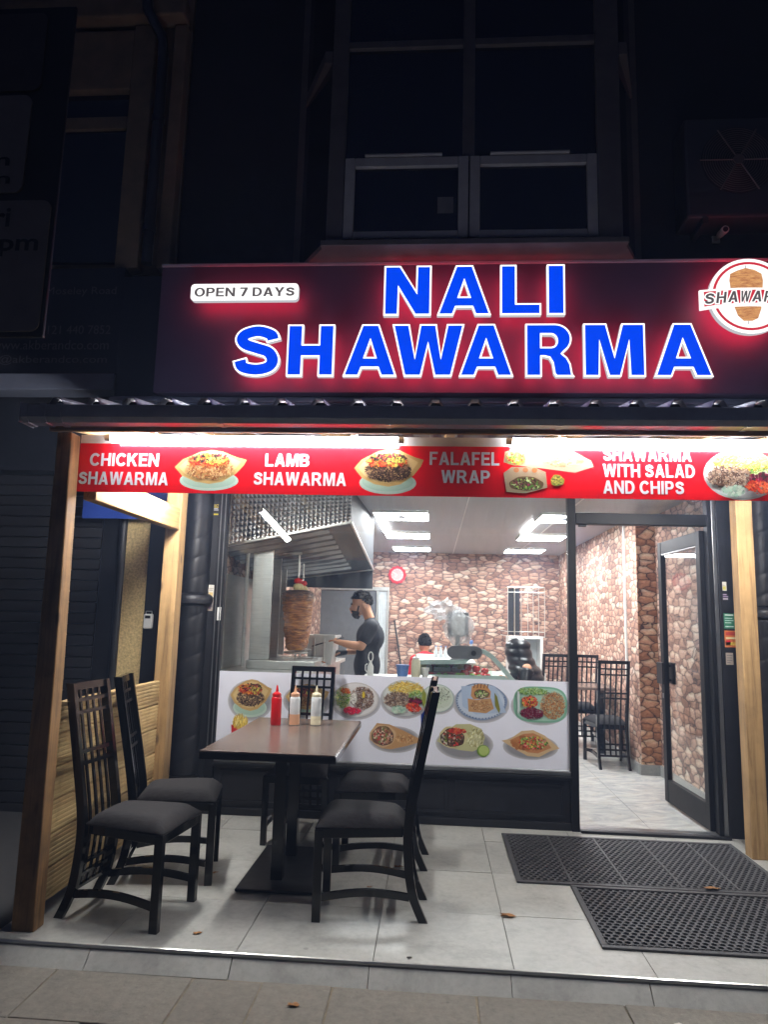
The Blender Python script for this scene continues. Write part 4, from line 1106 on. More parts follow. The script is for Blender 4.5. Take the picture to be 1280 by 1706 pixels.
for i in range(3): p.ell(-.7 + i * .2, .02, .06, .1, (190, 120, 70))
p.ell(.2, -.4, .15, .24, (150, 146, 60), .05).bl(.2, -.4, .12, .2, 30, [(196, 186, 90), (120, 120, 50)], .04); p.build(bn, label='printed falafel wraps cut open')
kapsalon(PR(bx_(1.446), bz_(2.183), .35 * KB, .244 * KB, YN - .0002, 24), GRY).build(bn, label='printed plate of shawarma with fries and salad')
def tube_lamp(p0, p1, lb, m, rad=.014):
    p0, p1 = Vector(p0), Vector(p1); d = (p1 - p0).normalized()
    t = thing('tube_light', lb, 'light', (p0 + p1) / 2)
    MB().tube([p0, p1], rad, 12).build('tube', M[m], t, smooth=True)
    for p, q in ((p0, -d), (p1, d)): MB().tube([p, p + q * .03], rad + .004, 12).build('end_cap', M['white'], t)
    for f in (.15, .85):
        q = p0.lerp(p1, f); B(q.x - .015, q.x + .015, q.y - .015, q.y + .015, q.z + rad + .001, q.z + rad + .02).build('clip', M['white'], t)
tube_lamp((-1.660, -2.035, 2.342), (-0.19, -2.035, 2.342), 'lit white tube light along the left half of the banner', 'e_tube')
tube_lamp((0.372, -2.035, 2.340), (1.99, -2.035, 2.340), 'lit white tube light along the right end of the banner', 'e_tube')
# the canopy's own lamps, slung under the outer rafters; the left one shows mirrored in the window
tube_lamp((-1.60, -.86, 2.425), (-1.50, -1.65, 2.24), 'sloping tube light under the left end of the canopy, mirrored in the window', 'e_canopy', .028)
tube_lamp((1.78, -.86, 2.425), (1.74, -1.65, 2.24), 'sloping tube light under the right end of the canopy, behind the banner', 'e_canopy', .028)
# ================================================================ lit fascia sign
fs = thing('fascia_sign', 'wide dark fascia sign with glowing blue letters NALI SHAWARMA', 'sign', (0, -0.3, 3.15))
B(-2.20, 3.6, -0.30, 0.039, 3.155, 4.185).build('panel', M['panel_sign'], fs, bevel=.004)
B(-2.20, 3.6, -0.315, 0.039, 4.187, 4.205).build('top_trim', M['gutter'], fs)
lf = thing('lower_fascia', 'plain grey fascia board between the sign and the canopy roof', 'fascia', (0, -0.2, 2.78))
B(-2.58, 3.6, -0.20, 0.039, 2.78, 3.153).build('board', M['panel_low'], lf)
B(-2.58, 3.6, -0.235, -0.2005, 3.10, 3.14).build('moulding', M['panel_low'], lf, bevel=.006)
B(-2.585, -2.205, -0.14, 0.039, 3.154, 4.185).build('corner_board', M['agency'], lf, bevel=.004)

GL = {
 'N': [[(0, 0), (.28, 0), (.28, .52), (.57, 0), (.87, 0), (.87, 1), (.59, 1), (.59, .50), (.30, 1), (0, 1)]],
 'A': [[(0, 0), (.29, 0), (.345, .155), (.625, .155), (.68, 0), (.97, 0), (.64, 1), (.33, 1)], [(.40, .37), (.57, .37), (.485, .65)]],
 'L': [[(0, 0), (.72, 0), (.72, .23), (.29, .23), (.29, 1), (0, 1)]],
 'I': [[(0, 0), (.30, 0), (.30, 1), (0, 1)]],
 'H': [[(0, 0), (.29, 0), (.29, .37), (.57, .37), (.57, 0), (.86, 0), (.86, 1), (.57, 1), (.57, .62), (.29, .62), (.29, 1), (0, 1)]],
 'W': [[(.22, 0), (.53, 0), (.64, .58), (.75, 0), (1.06, 0), (1.28, 1), (.97, 1), (.87, .40), (.79, 1), (.49, 1), (.41, .40), (.31, 1), (0, 1)]],
 'M': [[(0, 0), (.28, 0), (.28, .62), (.42, 0), (.64, 0), (.78, .62), (.78, 0), (1.06, 0), (1.06, 1), (.66, 1), (.53, .42), (.40, 1), (0, 1)]],
 'R': [[(0, 0), (.29, 0), (.29, .37), (.34, .37), (.42, .35), (.47, .26), (.50, .06), (.54, 0), (.87, 0), (.83, .05), (.80, .24), (.74, .36), (.66, .43)] + arc(.52, .71, .30, .29, -55, 90, 12) + [(0, 1)], [(.29, .56), (.46, .56)] + arc(.46, .675, .09, .115, -90, 90, 8)[1:-1] + [(.46, .79), (.29, .79)]],
}
YF, YK = -.46, -.42
KL = .984
def letter(ch, x0, x1, z0, z1, yf=YF, yb=YK):
    x0, x1, z0, z1 = x0 * KL, x1 * KL, H_EYE + (z0 - H_EYE) * KL, H_EYE + (z1 - H_EYE) * KL
    if ch == 'S':
        src = edges_of(S_MID, .255); pts = src[0] + src[1]; w = max(p[0] for p in pts); l = min(p[0] for p in pts)
        def lay(mb, d, y0, y1):
            k_ = d / (z1 - z0); m_ = [Vector(q) for q in S_MID]
            for e, n in ((0, 1), (-1, -2)): m_[e] = m_[e] + (m_[n] - m_[e]).normalized() * k_
            L, Q = edges_of(m_, .255 - 2 * k_)
            f_ = lambda P_: [(x0 + (p[0] - l) / (w - l) * (x1 - x0), z0 + p[1] * (z1 - z0)) for p in P_]
            return mb.strip(f_(L), f_(Q), y0, y1)
    else:
        src = GL[ch]; w = max(p[0] for q in src for p in q); l = min(p[0] for q in src for p in q)
        polys = [orient([(x0 + (p[0] - l) / (w - l) * (x1 - x0), z0 + p[1] * (z1 - z0)) for p in q], i == 0) for i, q in enumerate(src)]
        def lay(mb, d, y0, y1):
            return mb.loops([inset(q, d) for q in polys] if d else polys, y0, y1)
    o = lay(MB(), 0, yf, yb).build('letter_' + ch.lower(), M['e_side'], fs)
    lay(MB(), 0, yf - .003, yf - .0005).build('rim', M['e_white'], o)
    lay(MB(), .0125, yf - .006, yf - .0032).build('face', M['e_blue'], o)
    lay(MB(), .010, yb + .002, yb + .008).build('back_light', M['e_red'], o)
for ch, a, b_ in (('N', -.417, -.056), ('A', -.011, .395), ('L', .462, .766), ('I', .81, .943)): letter(ch, a, b_, 3.735, 4.135)
for ch, a, b_ in (('S', -1.562, -1.195), ('H', -1.144, -.781), ('A', -.713, -.305), ('W', -.345, .197), ('A', .157, .56), ('R', .648, 1.007), ('M', 1.072, 1.517), ('A', 1.577, 1.995)): letter(ch, a, b_, 3.255, 3.665)
# OPEN 7 DAYS light box
def rrect(x0, x1, z0, z1, r):
    return arc(x1 - r, z0 + r, r, r, -90, 0, 5) + arc(x1 - r, z1 - r, r, r, 0, 90, 5) + arc(x0 + r, z1 - r, r, r, 90, 180, 5) + arc(x0 + r, z0 + r, r, r, 180, 270, 5)
ob = thing('open_sign', 'small white rounded light box reading OPEN 7 DAYS', 'sign', (-1.5, -.33, 3.84))
pl = rrect(-1.893, -1.06, 3.826, 3.960, .03)
MB().loops([pl], YF, YK).build('case', M['e_side'], ob)
MB().loops([pl], YF - .003, YF - .0005, back=False).build('face', M['e_sign'], ob)
MB().loops([inset(orient(pl, True), .012)], YK + .008, YK + .002).build('back_light', M['e_red'], ob)
caps('OPEN 7 DAYS', -1.476, 3.893, .072, .775, YF - .004, M['e_greyprint'], ob, depth=.0005)
# round shawarma light box
lg = thing('round_logo_sign', 'round white light box with kebab picture and red SHAWARMA ribbon', 'sign', (2.26, -.33, 3.6))
LC = (2.24, 3.835); LR = .286
circ = arc(LC[0], LC[1], LR, LR, 0, 352, 44)
MB().loops([circ], YF, YK).build('case', M['e_side'], lg)
MB().loops([circ], YF - .003, YF - .0005, back=False).build('face', M['e_sign'], lg)
MB().loops([arc(LC[0], LC[1], LR - .012, LR - .012, 0, 352, 44)], YK + .008, YK + .002).build('back_light', M['e_red'], lg)
MB().loops([arc(LC[0], LC[1], .262, .262, 0, 352, 44), arc(LC[0], LC[1], .243, .243, 0, 352, 44)], YF - .0045, YF - .0035, back=False).build('red_ring', M['e_redprint'], lg)
kx, kz = LC[0] - .02, LC[1]
kpts = [(-.095, .10), (-.115, .02), (-.118, .12), (-.11, .17), (-.06, .195), (0, .215), (.06, .20), (.11, .17), (.118, .12), (.105, .0), (.095, -.10), (.07, -.17), (.03, -.19), (-.03, -.19), (-.07, -.15), (-.09, -.07)]
kpts = [(-.118, .12), (-.11, .17), (-.06, .195), (0, .215), (.06, .20), (.11, .17), (.118, .12), (.108, .0), (.095, -.10), (.07, -.17), (.03, -.19), (-.03, -.19), (-.07, -.15), (-.095, -.07), (-.108, .02)]
MB().loops([[(kx + a, kz + b_) for a, b_ in kpts]], YF - .0045, YF - .0035, back=False).build('kebab_print', M['e_kebabprint'], lg)
B(kx - .002, kx + .002, YF - .0044, YF - .0036, kz + .214, kz + .235).build('spit_print', M['e_greyprint'], lg)
B(kx - .002, kx + .002, YF - .0044, YF - .0036, kz - .215, kz - .191).build('spit_print', M['e_greyprint'], lg)
def rib(x):
    t = (x - LC[0]) / .36; return .035 * (1 - t * t)
xs = [LC[0] - .36 + .72 * i / 24 for i in range(25)]
zt = LC[1] + .035; zb = LC[1] - .115
o1 = [(x, zb + rib(x)) for x in xs] + [(x, zt + rib(x) * .5) for x in reversed(xs)]
rb = MB().loops([o1], YF - .025, YF - .006).build('ribbon', M['e_sign'], lg)
o2 = [(x, zb + .018 + rib(x)) for x in xs[1:-1]] + [(x, zt - .016 + rib(x) * .5) for x in reversed(xs[1:-1])]
MB().loops([o2], YF - .0275, YF - .0255, back=False).build('red_field', M['e_redprint'], rb)
for i, ch in enumerate('SHAWARMA'):
    x = LC[0] - .292 + i * .0835; t = (x - LC[0]) / .36; z = (zt + zb) / 2 + .75 * rib(x)
    caps(ch, x, z, .084, .068, YF - .0278, M['e_sign'], rb, depth=.0005, shear=.2, rot=-.10 * t, grow=.10, name='letter_outline')
    caps(ch, x, z, .084, .068, YF - .029, M['e_greyprint'], rb, depth=.0005, shear=.2, rot=-.10 * t)

# ================================================================ street parking plates near the left edge
ps = thing('parking_sign', 'unlit street parking plates on a dark post at left edge', 'sign', (-1.62, -3.3, -.1))
B(-2.1, -1.322, -3.285, -3.27, 2.365, 3.62).build('backing', M['sign_back'], ps, bevel=.004)
o = MB().loops([rrect(-2.05, -1.336, 2.382, 2.857, .03)], -3.292, -3.286).build('plate', M['plate_grey'], ps)
text('Mon - Fri', -1.675, 2.795, .075, .40, -3.293, M['ink'], o, bold=.02)
text('8 am - 6 pm', -1.645, 2.692, .085, .56, -3.293, M['ink'], o, bold=.02)
o = MB().loops([rrect(-2.05, -1.446, 2.888, 3.262, .03)], -3.292, -3.286).build('plate', M['plate_grey'], ps)
text('8 am', -1.62, 3.012, .05, .24, -3.293, M['ink'], o, bold=.02)
text('6 pm', -1.617, 2.935, .06, .25, -3.293, M['ink'], o, bold=.02)
o = MB().loops([rrect(-2.05, -1.42, 3.28, 3.59, .03)], -3.292, -3.286).build('plate', M['frame_old'], ps)
MB().tube([(-1.85, -3.23, -.11), (-1.85, -3.23, 3.7)], .038, 16).build('post', M['ac'], ps, smooth=True)
# ================================================================ terrace furniture
def chair_back_x(z):
    P = [(0, -.525), (.12, -.471), (.29, -.445), (.43, -.442), (.55, -.46), (.76, -.502), (.945, -.54), (1.10, -.571)]
    for (z0, x0), (z1, x1) in zip(P[:-1], P[1:]):
        if z <= z1 + 1e-6:
            i = [q[0] for q in P].index(z0)
            t = (z - z0) / (z1 - z0)
            m0 = (P[i + 1][1] - P[max(i - 1, 0)][1]) / (P[i + 1][0] - P[max(i - 1, 0)][0]) * (z1 - z0)
            j = min(i + 2, len(P) - 1)
            m1 = (P[j][1] - P[i][1]) / (P[j][0] - P[i][0]) * (z1 - z0)
            return (2 * t ** 3 - 3 * t ** 2 + 1) * x0 + (t ** 3 - 2 * t ** 2 + t) * m0 + (-2 * t ** 3 + 3 * t ** 2) * x1 + (t ** 3 - t ** 2) * m1
    return P[-1][1]
def make_chair(label, group):
    t = thing('dining_chair', label, 'chair', (0, 0, 0), group)
    K = M['chairblack']
    def strip(name, y0, y1, z0, z1, dx0, dx1, n=22):
        bb = MB(); rings = []
        for i in range(n + 1):
            z = z0 + (z1 - z0) * i / n; x = chair_back_x(z)
            rings.append([(x + dx0, y0, z), (x + dx1, y0, z), (x + dx1, y1, z), (x + dx0, y1, z)])
        return bb.ring(rings).build(name, K, t, smooth=True)
    for s_ in (-1, 1):
        strip('back_post', s_ * .148 - .014, s_ * .148 + .014, 0, 1.10, -.020, .024)
        B(-.022, .020, s_ * .195 - .018, s_ * .195 + .018, 0, .425).build('front_leg', K, t, bevel=.003)
        bb = MB(); rings = []
        for i in range(11):
            u = i / 10; x = -.024 + u * (chair_back_x(.10) + .028 + .022); y = s_ * (.195 - .047 * u); z = .095 + .022 * math.sin(math.pi * u) - .02 * u * 0
            rings.append([(x, y - .009, z), (x, y + .009, z), (x, y + .009, z + .034), (x, y - .009, z + .034)])
        bb.ring(rings).build('stretcher', K, t)
    for q in range(4):
        y = -.0825 + q * .055
        strip('slat', y - .008, y + .008, .135, 1.065, -.004, .006)
    for z, h, nm in ((1.064, .036, 'top_rail'), (1.005, .016, 'rail'), (.945, .016, 'rail'), (.755, .018, 'rail'), (.70, .018, 'rail'), (.235, .016, 'rail'), (.18, .016, 'rail'), (.12, .018, 'rail')):
        xa, xb = chair_back_x(z), chair_back_x(z + h)
        bb = MB(); bb.ring([[(xa - .010, y, z), (xa + .012, y, z), (xb + .012, y, z + h), (xb - .010, y, z + h)] for y in (-.1335, .1335)]); bb.build(nm, K, t)
    # seat frame
    bb = MB(); bb.ring([[(.018, -.213, z), (.018, .213, z), (-.415, .134, z), (-.415, -.134, z)] for z in (.385, .432)]); bb.build('seat_frame', K, t, bevel=.004)
    # upholstered seat
    n = 14; bb = MB(); vs = []; fs_ = []
    top = {}
    for i in range(n + 1):
        for j in range(n + 1):
            u, v = i / n, j / n
            hw = .165 + .055 * u
            x = -.432 + .462 * u; y = (2 * v - 1) * hw
            ex = min(u, 1 - u) / .16; ey = min(v, 1 - v) / .16
            e = min(1, ex) ** .5 * 1; g = min(1, ey) ** .5
            z = .438 + .050 * min(e, 1) * min(g, 1) + .012 * math.sin(math.pi * u) * math.sin(math.pi * v)
            x -= (1 - min(1, ex)) * .012 * (1 if u > .5 else -1); y -= (1 - min(1, ey)) * .012 * (1 if v > .5 else -1)
            vs.append((x, y, z))
    for i in range(n):
        for j in range(n):
            a = i * (n + 1) + j; fs_.append((a, a + 1, a + n + 2, a + n + 1))
    m0 = len(vs)
    bo = [(i, 0) for i in range(n + 1)] + [(n, j) for j in range(1, n + 1)] + [(i, n) for i in range(n - 1, -1, -1)] + [(0, j) for j in range(n - 1, 0, -1)]
    for i, j in bo:
        p_ = vs[i * (n + 1) + j]; vs.append((p_[0], p_[1], .4325))
    L_ = len(bo)
    for q in range(L_):
        a = bo[q]; c = bo[(q + 1) % L_]; fs_.append((a[0] * (n + 1) + a[1], c[0] * (n + 1) + c[1], m0 + (q + 1) % L_, m0 + q))
    fs_.append(tuple(m0 + q for q in range(L_)))
    bb.mesh(vs, fs_).build('seat', M['fabric'], t, smooth='all')
    return t
GRP = 'high-backed black dining chairs'
ch0 = make_chair('black lattice-back chair nearest the front left timber post', GRP)
ch0.location = (-1.245, -1.812, 0); ch0.rotation_euler.z = math.atan2(-.062, .525)
for loc, a, lb in (((-1.25, -1.20, 0), 12, 'black lattice-back chair by the fence, behind the front left one'),
                   ((-.554, -1.582, 0), 180.9, 'black lattice-back chair on the right side of the table, nearest the camera'),
                   ((-.555, -.828, 0), 178.8, 'black lattice-back chair on the right side of the table, nearer the window'),
                   ((-.885, -.665, 0), -90, 'black lattice-back chair at the window end of the table'),
                   ((1.873, 2.77, 0), 90, 'black lattice-back chair just inside the open doorway'),
                   ((1.84, 4.05, 0), 90, 'black lattice-back chair deeper inside behind the doorway chair'),
                   ((1.43, 4.00, 0), 96, 'black lattice-back chair beside the person in the shiny jacket')):
    dup(ch0, loc, R(a), lb)
# outside table
tb_ = thing('dining_table', 'rectangular dark laminate table on a black twin-column pedestal', 'table', (-.845, -1.07, 0))
TX0, TX1, TY0, TY1 = -1.203, -.487, -1.715, -.43
bb = MB(); bb.box(TX0 + .004, TX1 - .004, TY0 + .004, TY1 - .004, .758, .7655); bb.build('top_laminate', M['tabletop'], tb_, bevel=.002)
bb = MB(); bb.box(TX0, TX1, TY0, TY1, .722, .7575); bb.build('table_top', M['chairblack'], tb_, bevel=.004)
for y in (-1.29, -.88):
    bb = MB(); bb.box(-.883, -.817, y - .033, y + .033, .018, .70); bb.build('column', M['chairblack'], tb_, bevel=.004)
bb = MB(); bb.box(-1.10, -.60, -1.40, -.78, .70, .7215); bb.build('top_bracket', M['chairblack'], tb_)
bb = MB(); bb.box(-1.04, -.62, -1.47, -.71, .004, .018); bb.build('base_plate', M['black'], tb_, bevel=.004)
# indoor table between the inside chairs
t2 = thing('dining_table', 'dark table inside the shop beyond the doorway chair', 'table', (1.72, 3.35, 0))
B(1.32, 2.06, 2.86, 3.52, .735, .765).build('table_top', M['tabletop'], t2, bevel=.003)
for x in (1.42, 1.96): B(x - .03, x + .03, 3.16, 3.22, 0, .734).build('leg', M['chairblack'], t2)
# squeeze bottles
def bottle(x, y, z, nm, lb, body, fill=None, cap=None):
    t = thing(nm, lb, 'sauce bottle', (x, y, z), 'sauce bottles on the table')
    r = .0335
    MB().lathe([(r * .9, 0), (r, .006), (r, .165), (r * .93, .175), (r * .8, .18)], (x, y, z), 24).build('body', M[body], t, smooth=True)
    if fill: MB().lathe([(r + .0006, .004), (r + .0006, fill), (r + .0001, fill + .004)], (x, y, z), 24).build('sauce', M[{'pink': 'pinksauce', 'mayo': 'mayo'}[nm.split('_')[0]]], t, smooth=True)
    MB().lathe([(r * .84, .1802), (r * .88, .186), (r * .88, .198), (r * .6, .205), (.010, .210), (.006, .24), (.0035, .252)], (x, y, z), 20).build('nozzle_cap', M[cap or body], t, smooth=True)
bottle(-1.013, -.764, .766, 'ketchup_bottle', 'red ketchup squeeze bottle on the outside table', 'ketchup')
bottle(-.897, -.734, .766, 'pink_sauce_bottle', 'clear squeeze bottle with pink sauce, middle one on the table', 'clearplastic', .066, 'pinksauce')
bottle(-.761, -.705, .766, 'mayo_bottle', 'clear squeeze bottle with white sauce on the outside table', 'clearplastic', .055, 'mayo')
# rubber ring mats
def ring_mat(x0, x1, y0, y1, lb, seams=0, cell=.038, rz=0.0):
    cx, cy = (x0 + x1) / 2, (y0 + y1) / 2
    t = thing('rubber_mat', lb, 'door mat', (cx, cy, 0.001), rz=rz)
    bb = MB(); zt_ = .013; zb_ = .002
    dx = cell; dy = cell * .866
    ny = int((y1 - y0 - .06) / dy); nx = int((x1 - x0 - .06) / dx)
    ys = y0 + (y1 - y0 - ny * dy) / 2 + dy / 2
    for j in range(ny):
        xs_ = x0 + (x1 - x0 - nx * dx) / 2 + (dx / 2 if j % 2 == 0 else 0)
        for i in range(nx + (0 if j % 2 == 0 else 1)):
            px, py = xs_ + i * dx, ys + j * dy
            o_ = [(px + dx / math.sqrt(3) * math.cos(R(30 + 60 * q)), py + dx / math.sqrt(3) * math.sin(R(30 + 60 * q))) for q in range(6)]
            n_ = [(px + dx * .40 * math.cos(R(30 + 60 * q)), py + dx * .40 * math.sin(R(30 + 60 * q))) for q in range(6)]
            vs = [(a, b_, zt_ - .002) for a, b_ in o_] + [(a, b_, zt_) for a, b_ in n_] + [(a, b_, zb_) for a, b_ in n_]
            bb.mesh(vs, [(q, (q + 1) % 6, 6 + (q + 1) % 6, 6 + q) for q in range(6)] + [(6 + q, 6 + (q + 1) % 6, 12 + (q + 1) % 6, 12 + q) for q in range(6)])
    bb.build('ring_web', M['rubber'], t)
    B(x0 + .02, x1 - .02, y0 + .02, y1 - .02, .001, .0035).build('underside', M['ink'], t)
    bb = MB(); w = .03
    for a in ((x0, x1, y0, y0 + w), (x0, x1, y1 - w, y1), (x0, x0 + w, y0 + w, y1 - w), (x1 - w, x1, y0 + w, y1 - w)):
        bb.box(a[0], a[1], a[2], a[3], .0015, .0125)
    bb.build('border', M['rubber'], t, bevel=.003)
    for q in range(seams):
        x = x0 + (x1 - x0) * (q + 1) / (seams + 1); B(x - .006, x + .006, y0 + w, y1 - w, .002, .0145).build('seam', M['rubber'], t)
ring_mat(.495, 2.045, -1.118, -.185, 'black rubber ring mat with seams lying along the threshold', 4)
ring_mat(.79, 2.34, -1.905, -1.128, 'black rubber ring mat without seams nearest the terrace edge', 0)
# fallen leaves and scraps
def leaf(x, y, z, s, a, lb, m='leaf', nm='fallen_leaf', cat='leaf'):
    r_ = random.Random(int(x * 1000)); pts = []
    for i in range(14):
        th = 6.283 * i / 14; q = s * (.62 + .38 * abs(math.cos(2.5 * th)) + r_.uniform(-.1, .1)); pts.append((q * math.cos(th), q * .6 * math.sin(th)))
    vs = [(0, 0, .004)] + [(p_[0], p_[1], .002 + .25 * s * abs(math.sin(3 * i)) * r_.random()) for i, p_ in enumerate(pts)]
    vs += [(v_[0], v_[1], v_[2] + .0008) for v_ in vs]
    fs_ = [(0, 1 + i, 1 + (i + 1) % 14) for i in range(14)] + [(15, 16 + (i + 1) % 14, 16 + i) for i in range(14)] + [(1 + i, 16 + i, 16 + (i + 1) % 14, 1 + (i + 1) % 14) for i in range(14)]
    o = MB().mesh([(x + v_[0], y + v_[1], z + v_[2]) for v_ in vs], fs_).build(nm, M[m], None, origin=(x, y, z), label=lb, cat=cat)
    o.rotation_euler.z = a
leaf(1.58, -1.09, .014, .055, .3, 'dry brown leaf lying on the rubber mats')
leaf(.396, -1.59, .001, .046, 0, 'dry brown leaf on the tiles left of the mats')
leaf(-1.227, -1.212, .001, .026, 1, 'orange leaf on the tiles between the left chairs')
leaf(-1.07, -1.985, .001, .026, .5, 'orange leaf on the tiles right of the front left chair')
leaf(-.184, -.955, .001, .034, .2, 'pale dry leaf under the rear right chair')
leaf(-.64, -1.23, .019, .022, .9, 'cream scrap lying on the table base plate', 'paper', 'paper_scrap', 'litter')
leaf(-1.50, -.16, .001, .034, .4, 'crumpled white paper scrap by the shopfront base', 'paper', 'paper_scrap', 'litter')
leaf(-.535, -2.40, -.069, .03, .1, 'small orange leaf on the pavement near the step')
leaf(.976, -2.36, -.069, .02, .1, 'white scrap on the pavement in front of the mats', 'paper', 'paper_scrap', 'litter')
leaf(-.084, -2.10, .001, .014, .4, 'tiny dark scrap beside the step edge', 'ink', 'paper_scrap', 'litter')
leaf(-.33, -1.30, .001, .018, .4, 'dark leaf on the tiles under the front right chair')
# ================================================================ inside the shop
n_of = ('front', 'middle', 'rear')
for side, x0 in (('left', -.665), ('right', 1.10)):
    for i, y0 in enumerate((1.90, 3.69, 5.48)):
        t = thing('ceiling_light', f'{n_of[i]} square lit ceiling panel in the {side} row', 'ceiling light', (x0 + .3, y0 + .3, 2.57), 'lit ceiling panels')
        B(x0 + .012, x0 + .588, y0 + .012, y0 + .588, 2.574, 2.586).build('diffuser', M['e_panel'], t)
        bb = MB()
        for a in ((x0, x0 + .6, y0, y0 + .011), (x0, x0 + .6, y0 + .589, y0 + .6), (x0, x0 + .011, y0 + .0115, y0 + .5885), (x0 + .589, x0 + .6, y0 + .0115, y0 + .5885)): bb.box(a[0], a[1], a[2], a[3], 2.570, 2.599)
        bb.build('frame', M['white'], t)
        c = (x0 + .3, y0 + .3); bb = MB()
        bb.ring([[(c[0] - .11, c[1], z), (c[0], c[1] - .11, z), (c[0] + .11, c[1], z), (c[0], c[1] + .11, z)] for z in (2.566, 2.573)]); bb.build('diamond_sensor', M['greyplastic'], t)
    t = thing('strip_light', f'lit strip joining the {side} ceiling panels', 'ceiling light', (x0 + .05, 3.1, 2.57))
    B(x0 + .0, x0 + .07, 2.51, 3.68, 2.578, 2.594).build('diffuser', M['e_strip'], t); B(x0 - .005, x0 + .075, 2.505, 3.685, 2.5945, 2.5995).build('housing', M['white'], t)
# extraction hood over the grills
hd = thing('extractor_hood', 'large stainless extractor hood with quilted front over the grills', 'extractor hood', (-1.2, 1.6, 2.1))
FR, FL, BR, BL = (-.74, .70, 2.30), (-1.90, .70, 2.06), (-.70, 2.6, 2.02), (-1.90, 2.6, 1.86)
def prismq(a, b_, h):
    return [a, b_, (b_[0], b_[1], b_[2] + h), (a[0], a[1], a[2] + h)]
# quilted front face: rows of small pyramids
bb = MB(); nx, nz = 30, 10
def fpt(u, v, dy=0):
    zb_ = FL[2] + (FR[2] - FL[2]) * u; return (FL[0] + (FR[0] - FL[0]) * u, .70 - dy, zb_ + (2.599 - zb_) * v)
for i in range(nx):
    for j in range(nz):
        u0, u1, v0, v1 = i / nx, (i + 1) / nx, j / nz, (j + 1) / nz
        c = fpt((u0 + u1) / 2, (v0 + v1) / 2, .013); q = [fpt(u0, v0), fpt(u1, v0), fpt(u1, v1), fpt(u0, v1)]
        for a in range(4): bb.face([q[a], q[(a + 1) % 4], c])
bb.build('quilted_front', M['quilt'], hd)
MB().ring([[FR, (FR[0], FR[1], 2.599), (FR[0] - .01, FR[1], 2.599), (FR[0] - .01, FR[1], FR[2])], [BR, (BR[0], BR[1], 2.599), (BR[0] - .01, BR[1], 2.599), (BR[0] - .01, BR[1], BR[2])]]).build('side_panel', M['hoodside'], hd)
MB().ring([[FL, FR, (FR[0], FR[1], FR[2] + .02), (FL[0], FL[1], FL[2] + .02)], [BL, BR, (BR[0], BR[1], BR[2] + .02), (BL[0], BL[1], BL[2] + .02)]]).build('underside', M['hoodside'], hd)
for i in range(9):
    t_ = (i + .5) / 10
    a = [FL[k_] + (BL[k_] - FL[k_]) * t_ for k_ in range(3)]; c = [FR[k_] + (BR[k_] - FR[k_]) * t_ for k_ in range(3)]
    c = [a[k_] + (c[k_] - a[k_]) * .82 for k_ in range(3)]
    MB().ring([[(p_[0], p_[1] - .035, p_[2] - .006), (p_[0], p_[1] + .035, p_[2] - .03), (p_[0], p_[1] + .04, p_[2] - .006), (p_[0], p_[1] - .03, p_[2] + .002)] for p_ in (a, c)]).build('baffle', M['steel_dark'], hd)
for a, c in ((FL, FR), (BL, BR), (FR, BR)): MB().tube([a, c], .013, 6).build('lip', M['steel'], hd)
MB().box(-1.9, -.70, 2.60, 2.615, 1.80, 2.02).build('rear_skirt', M['hoodside'], hd)
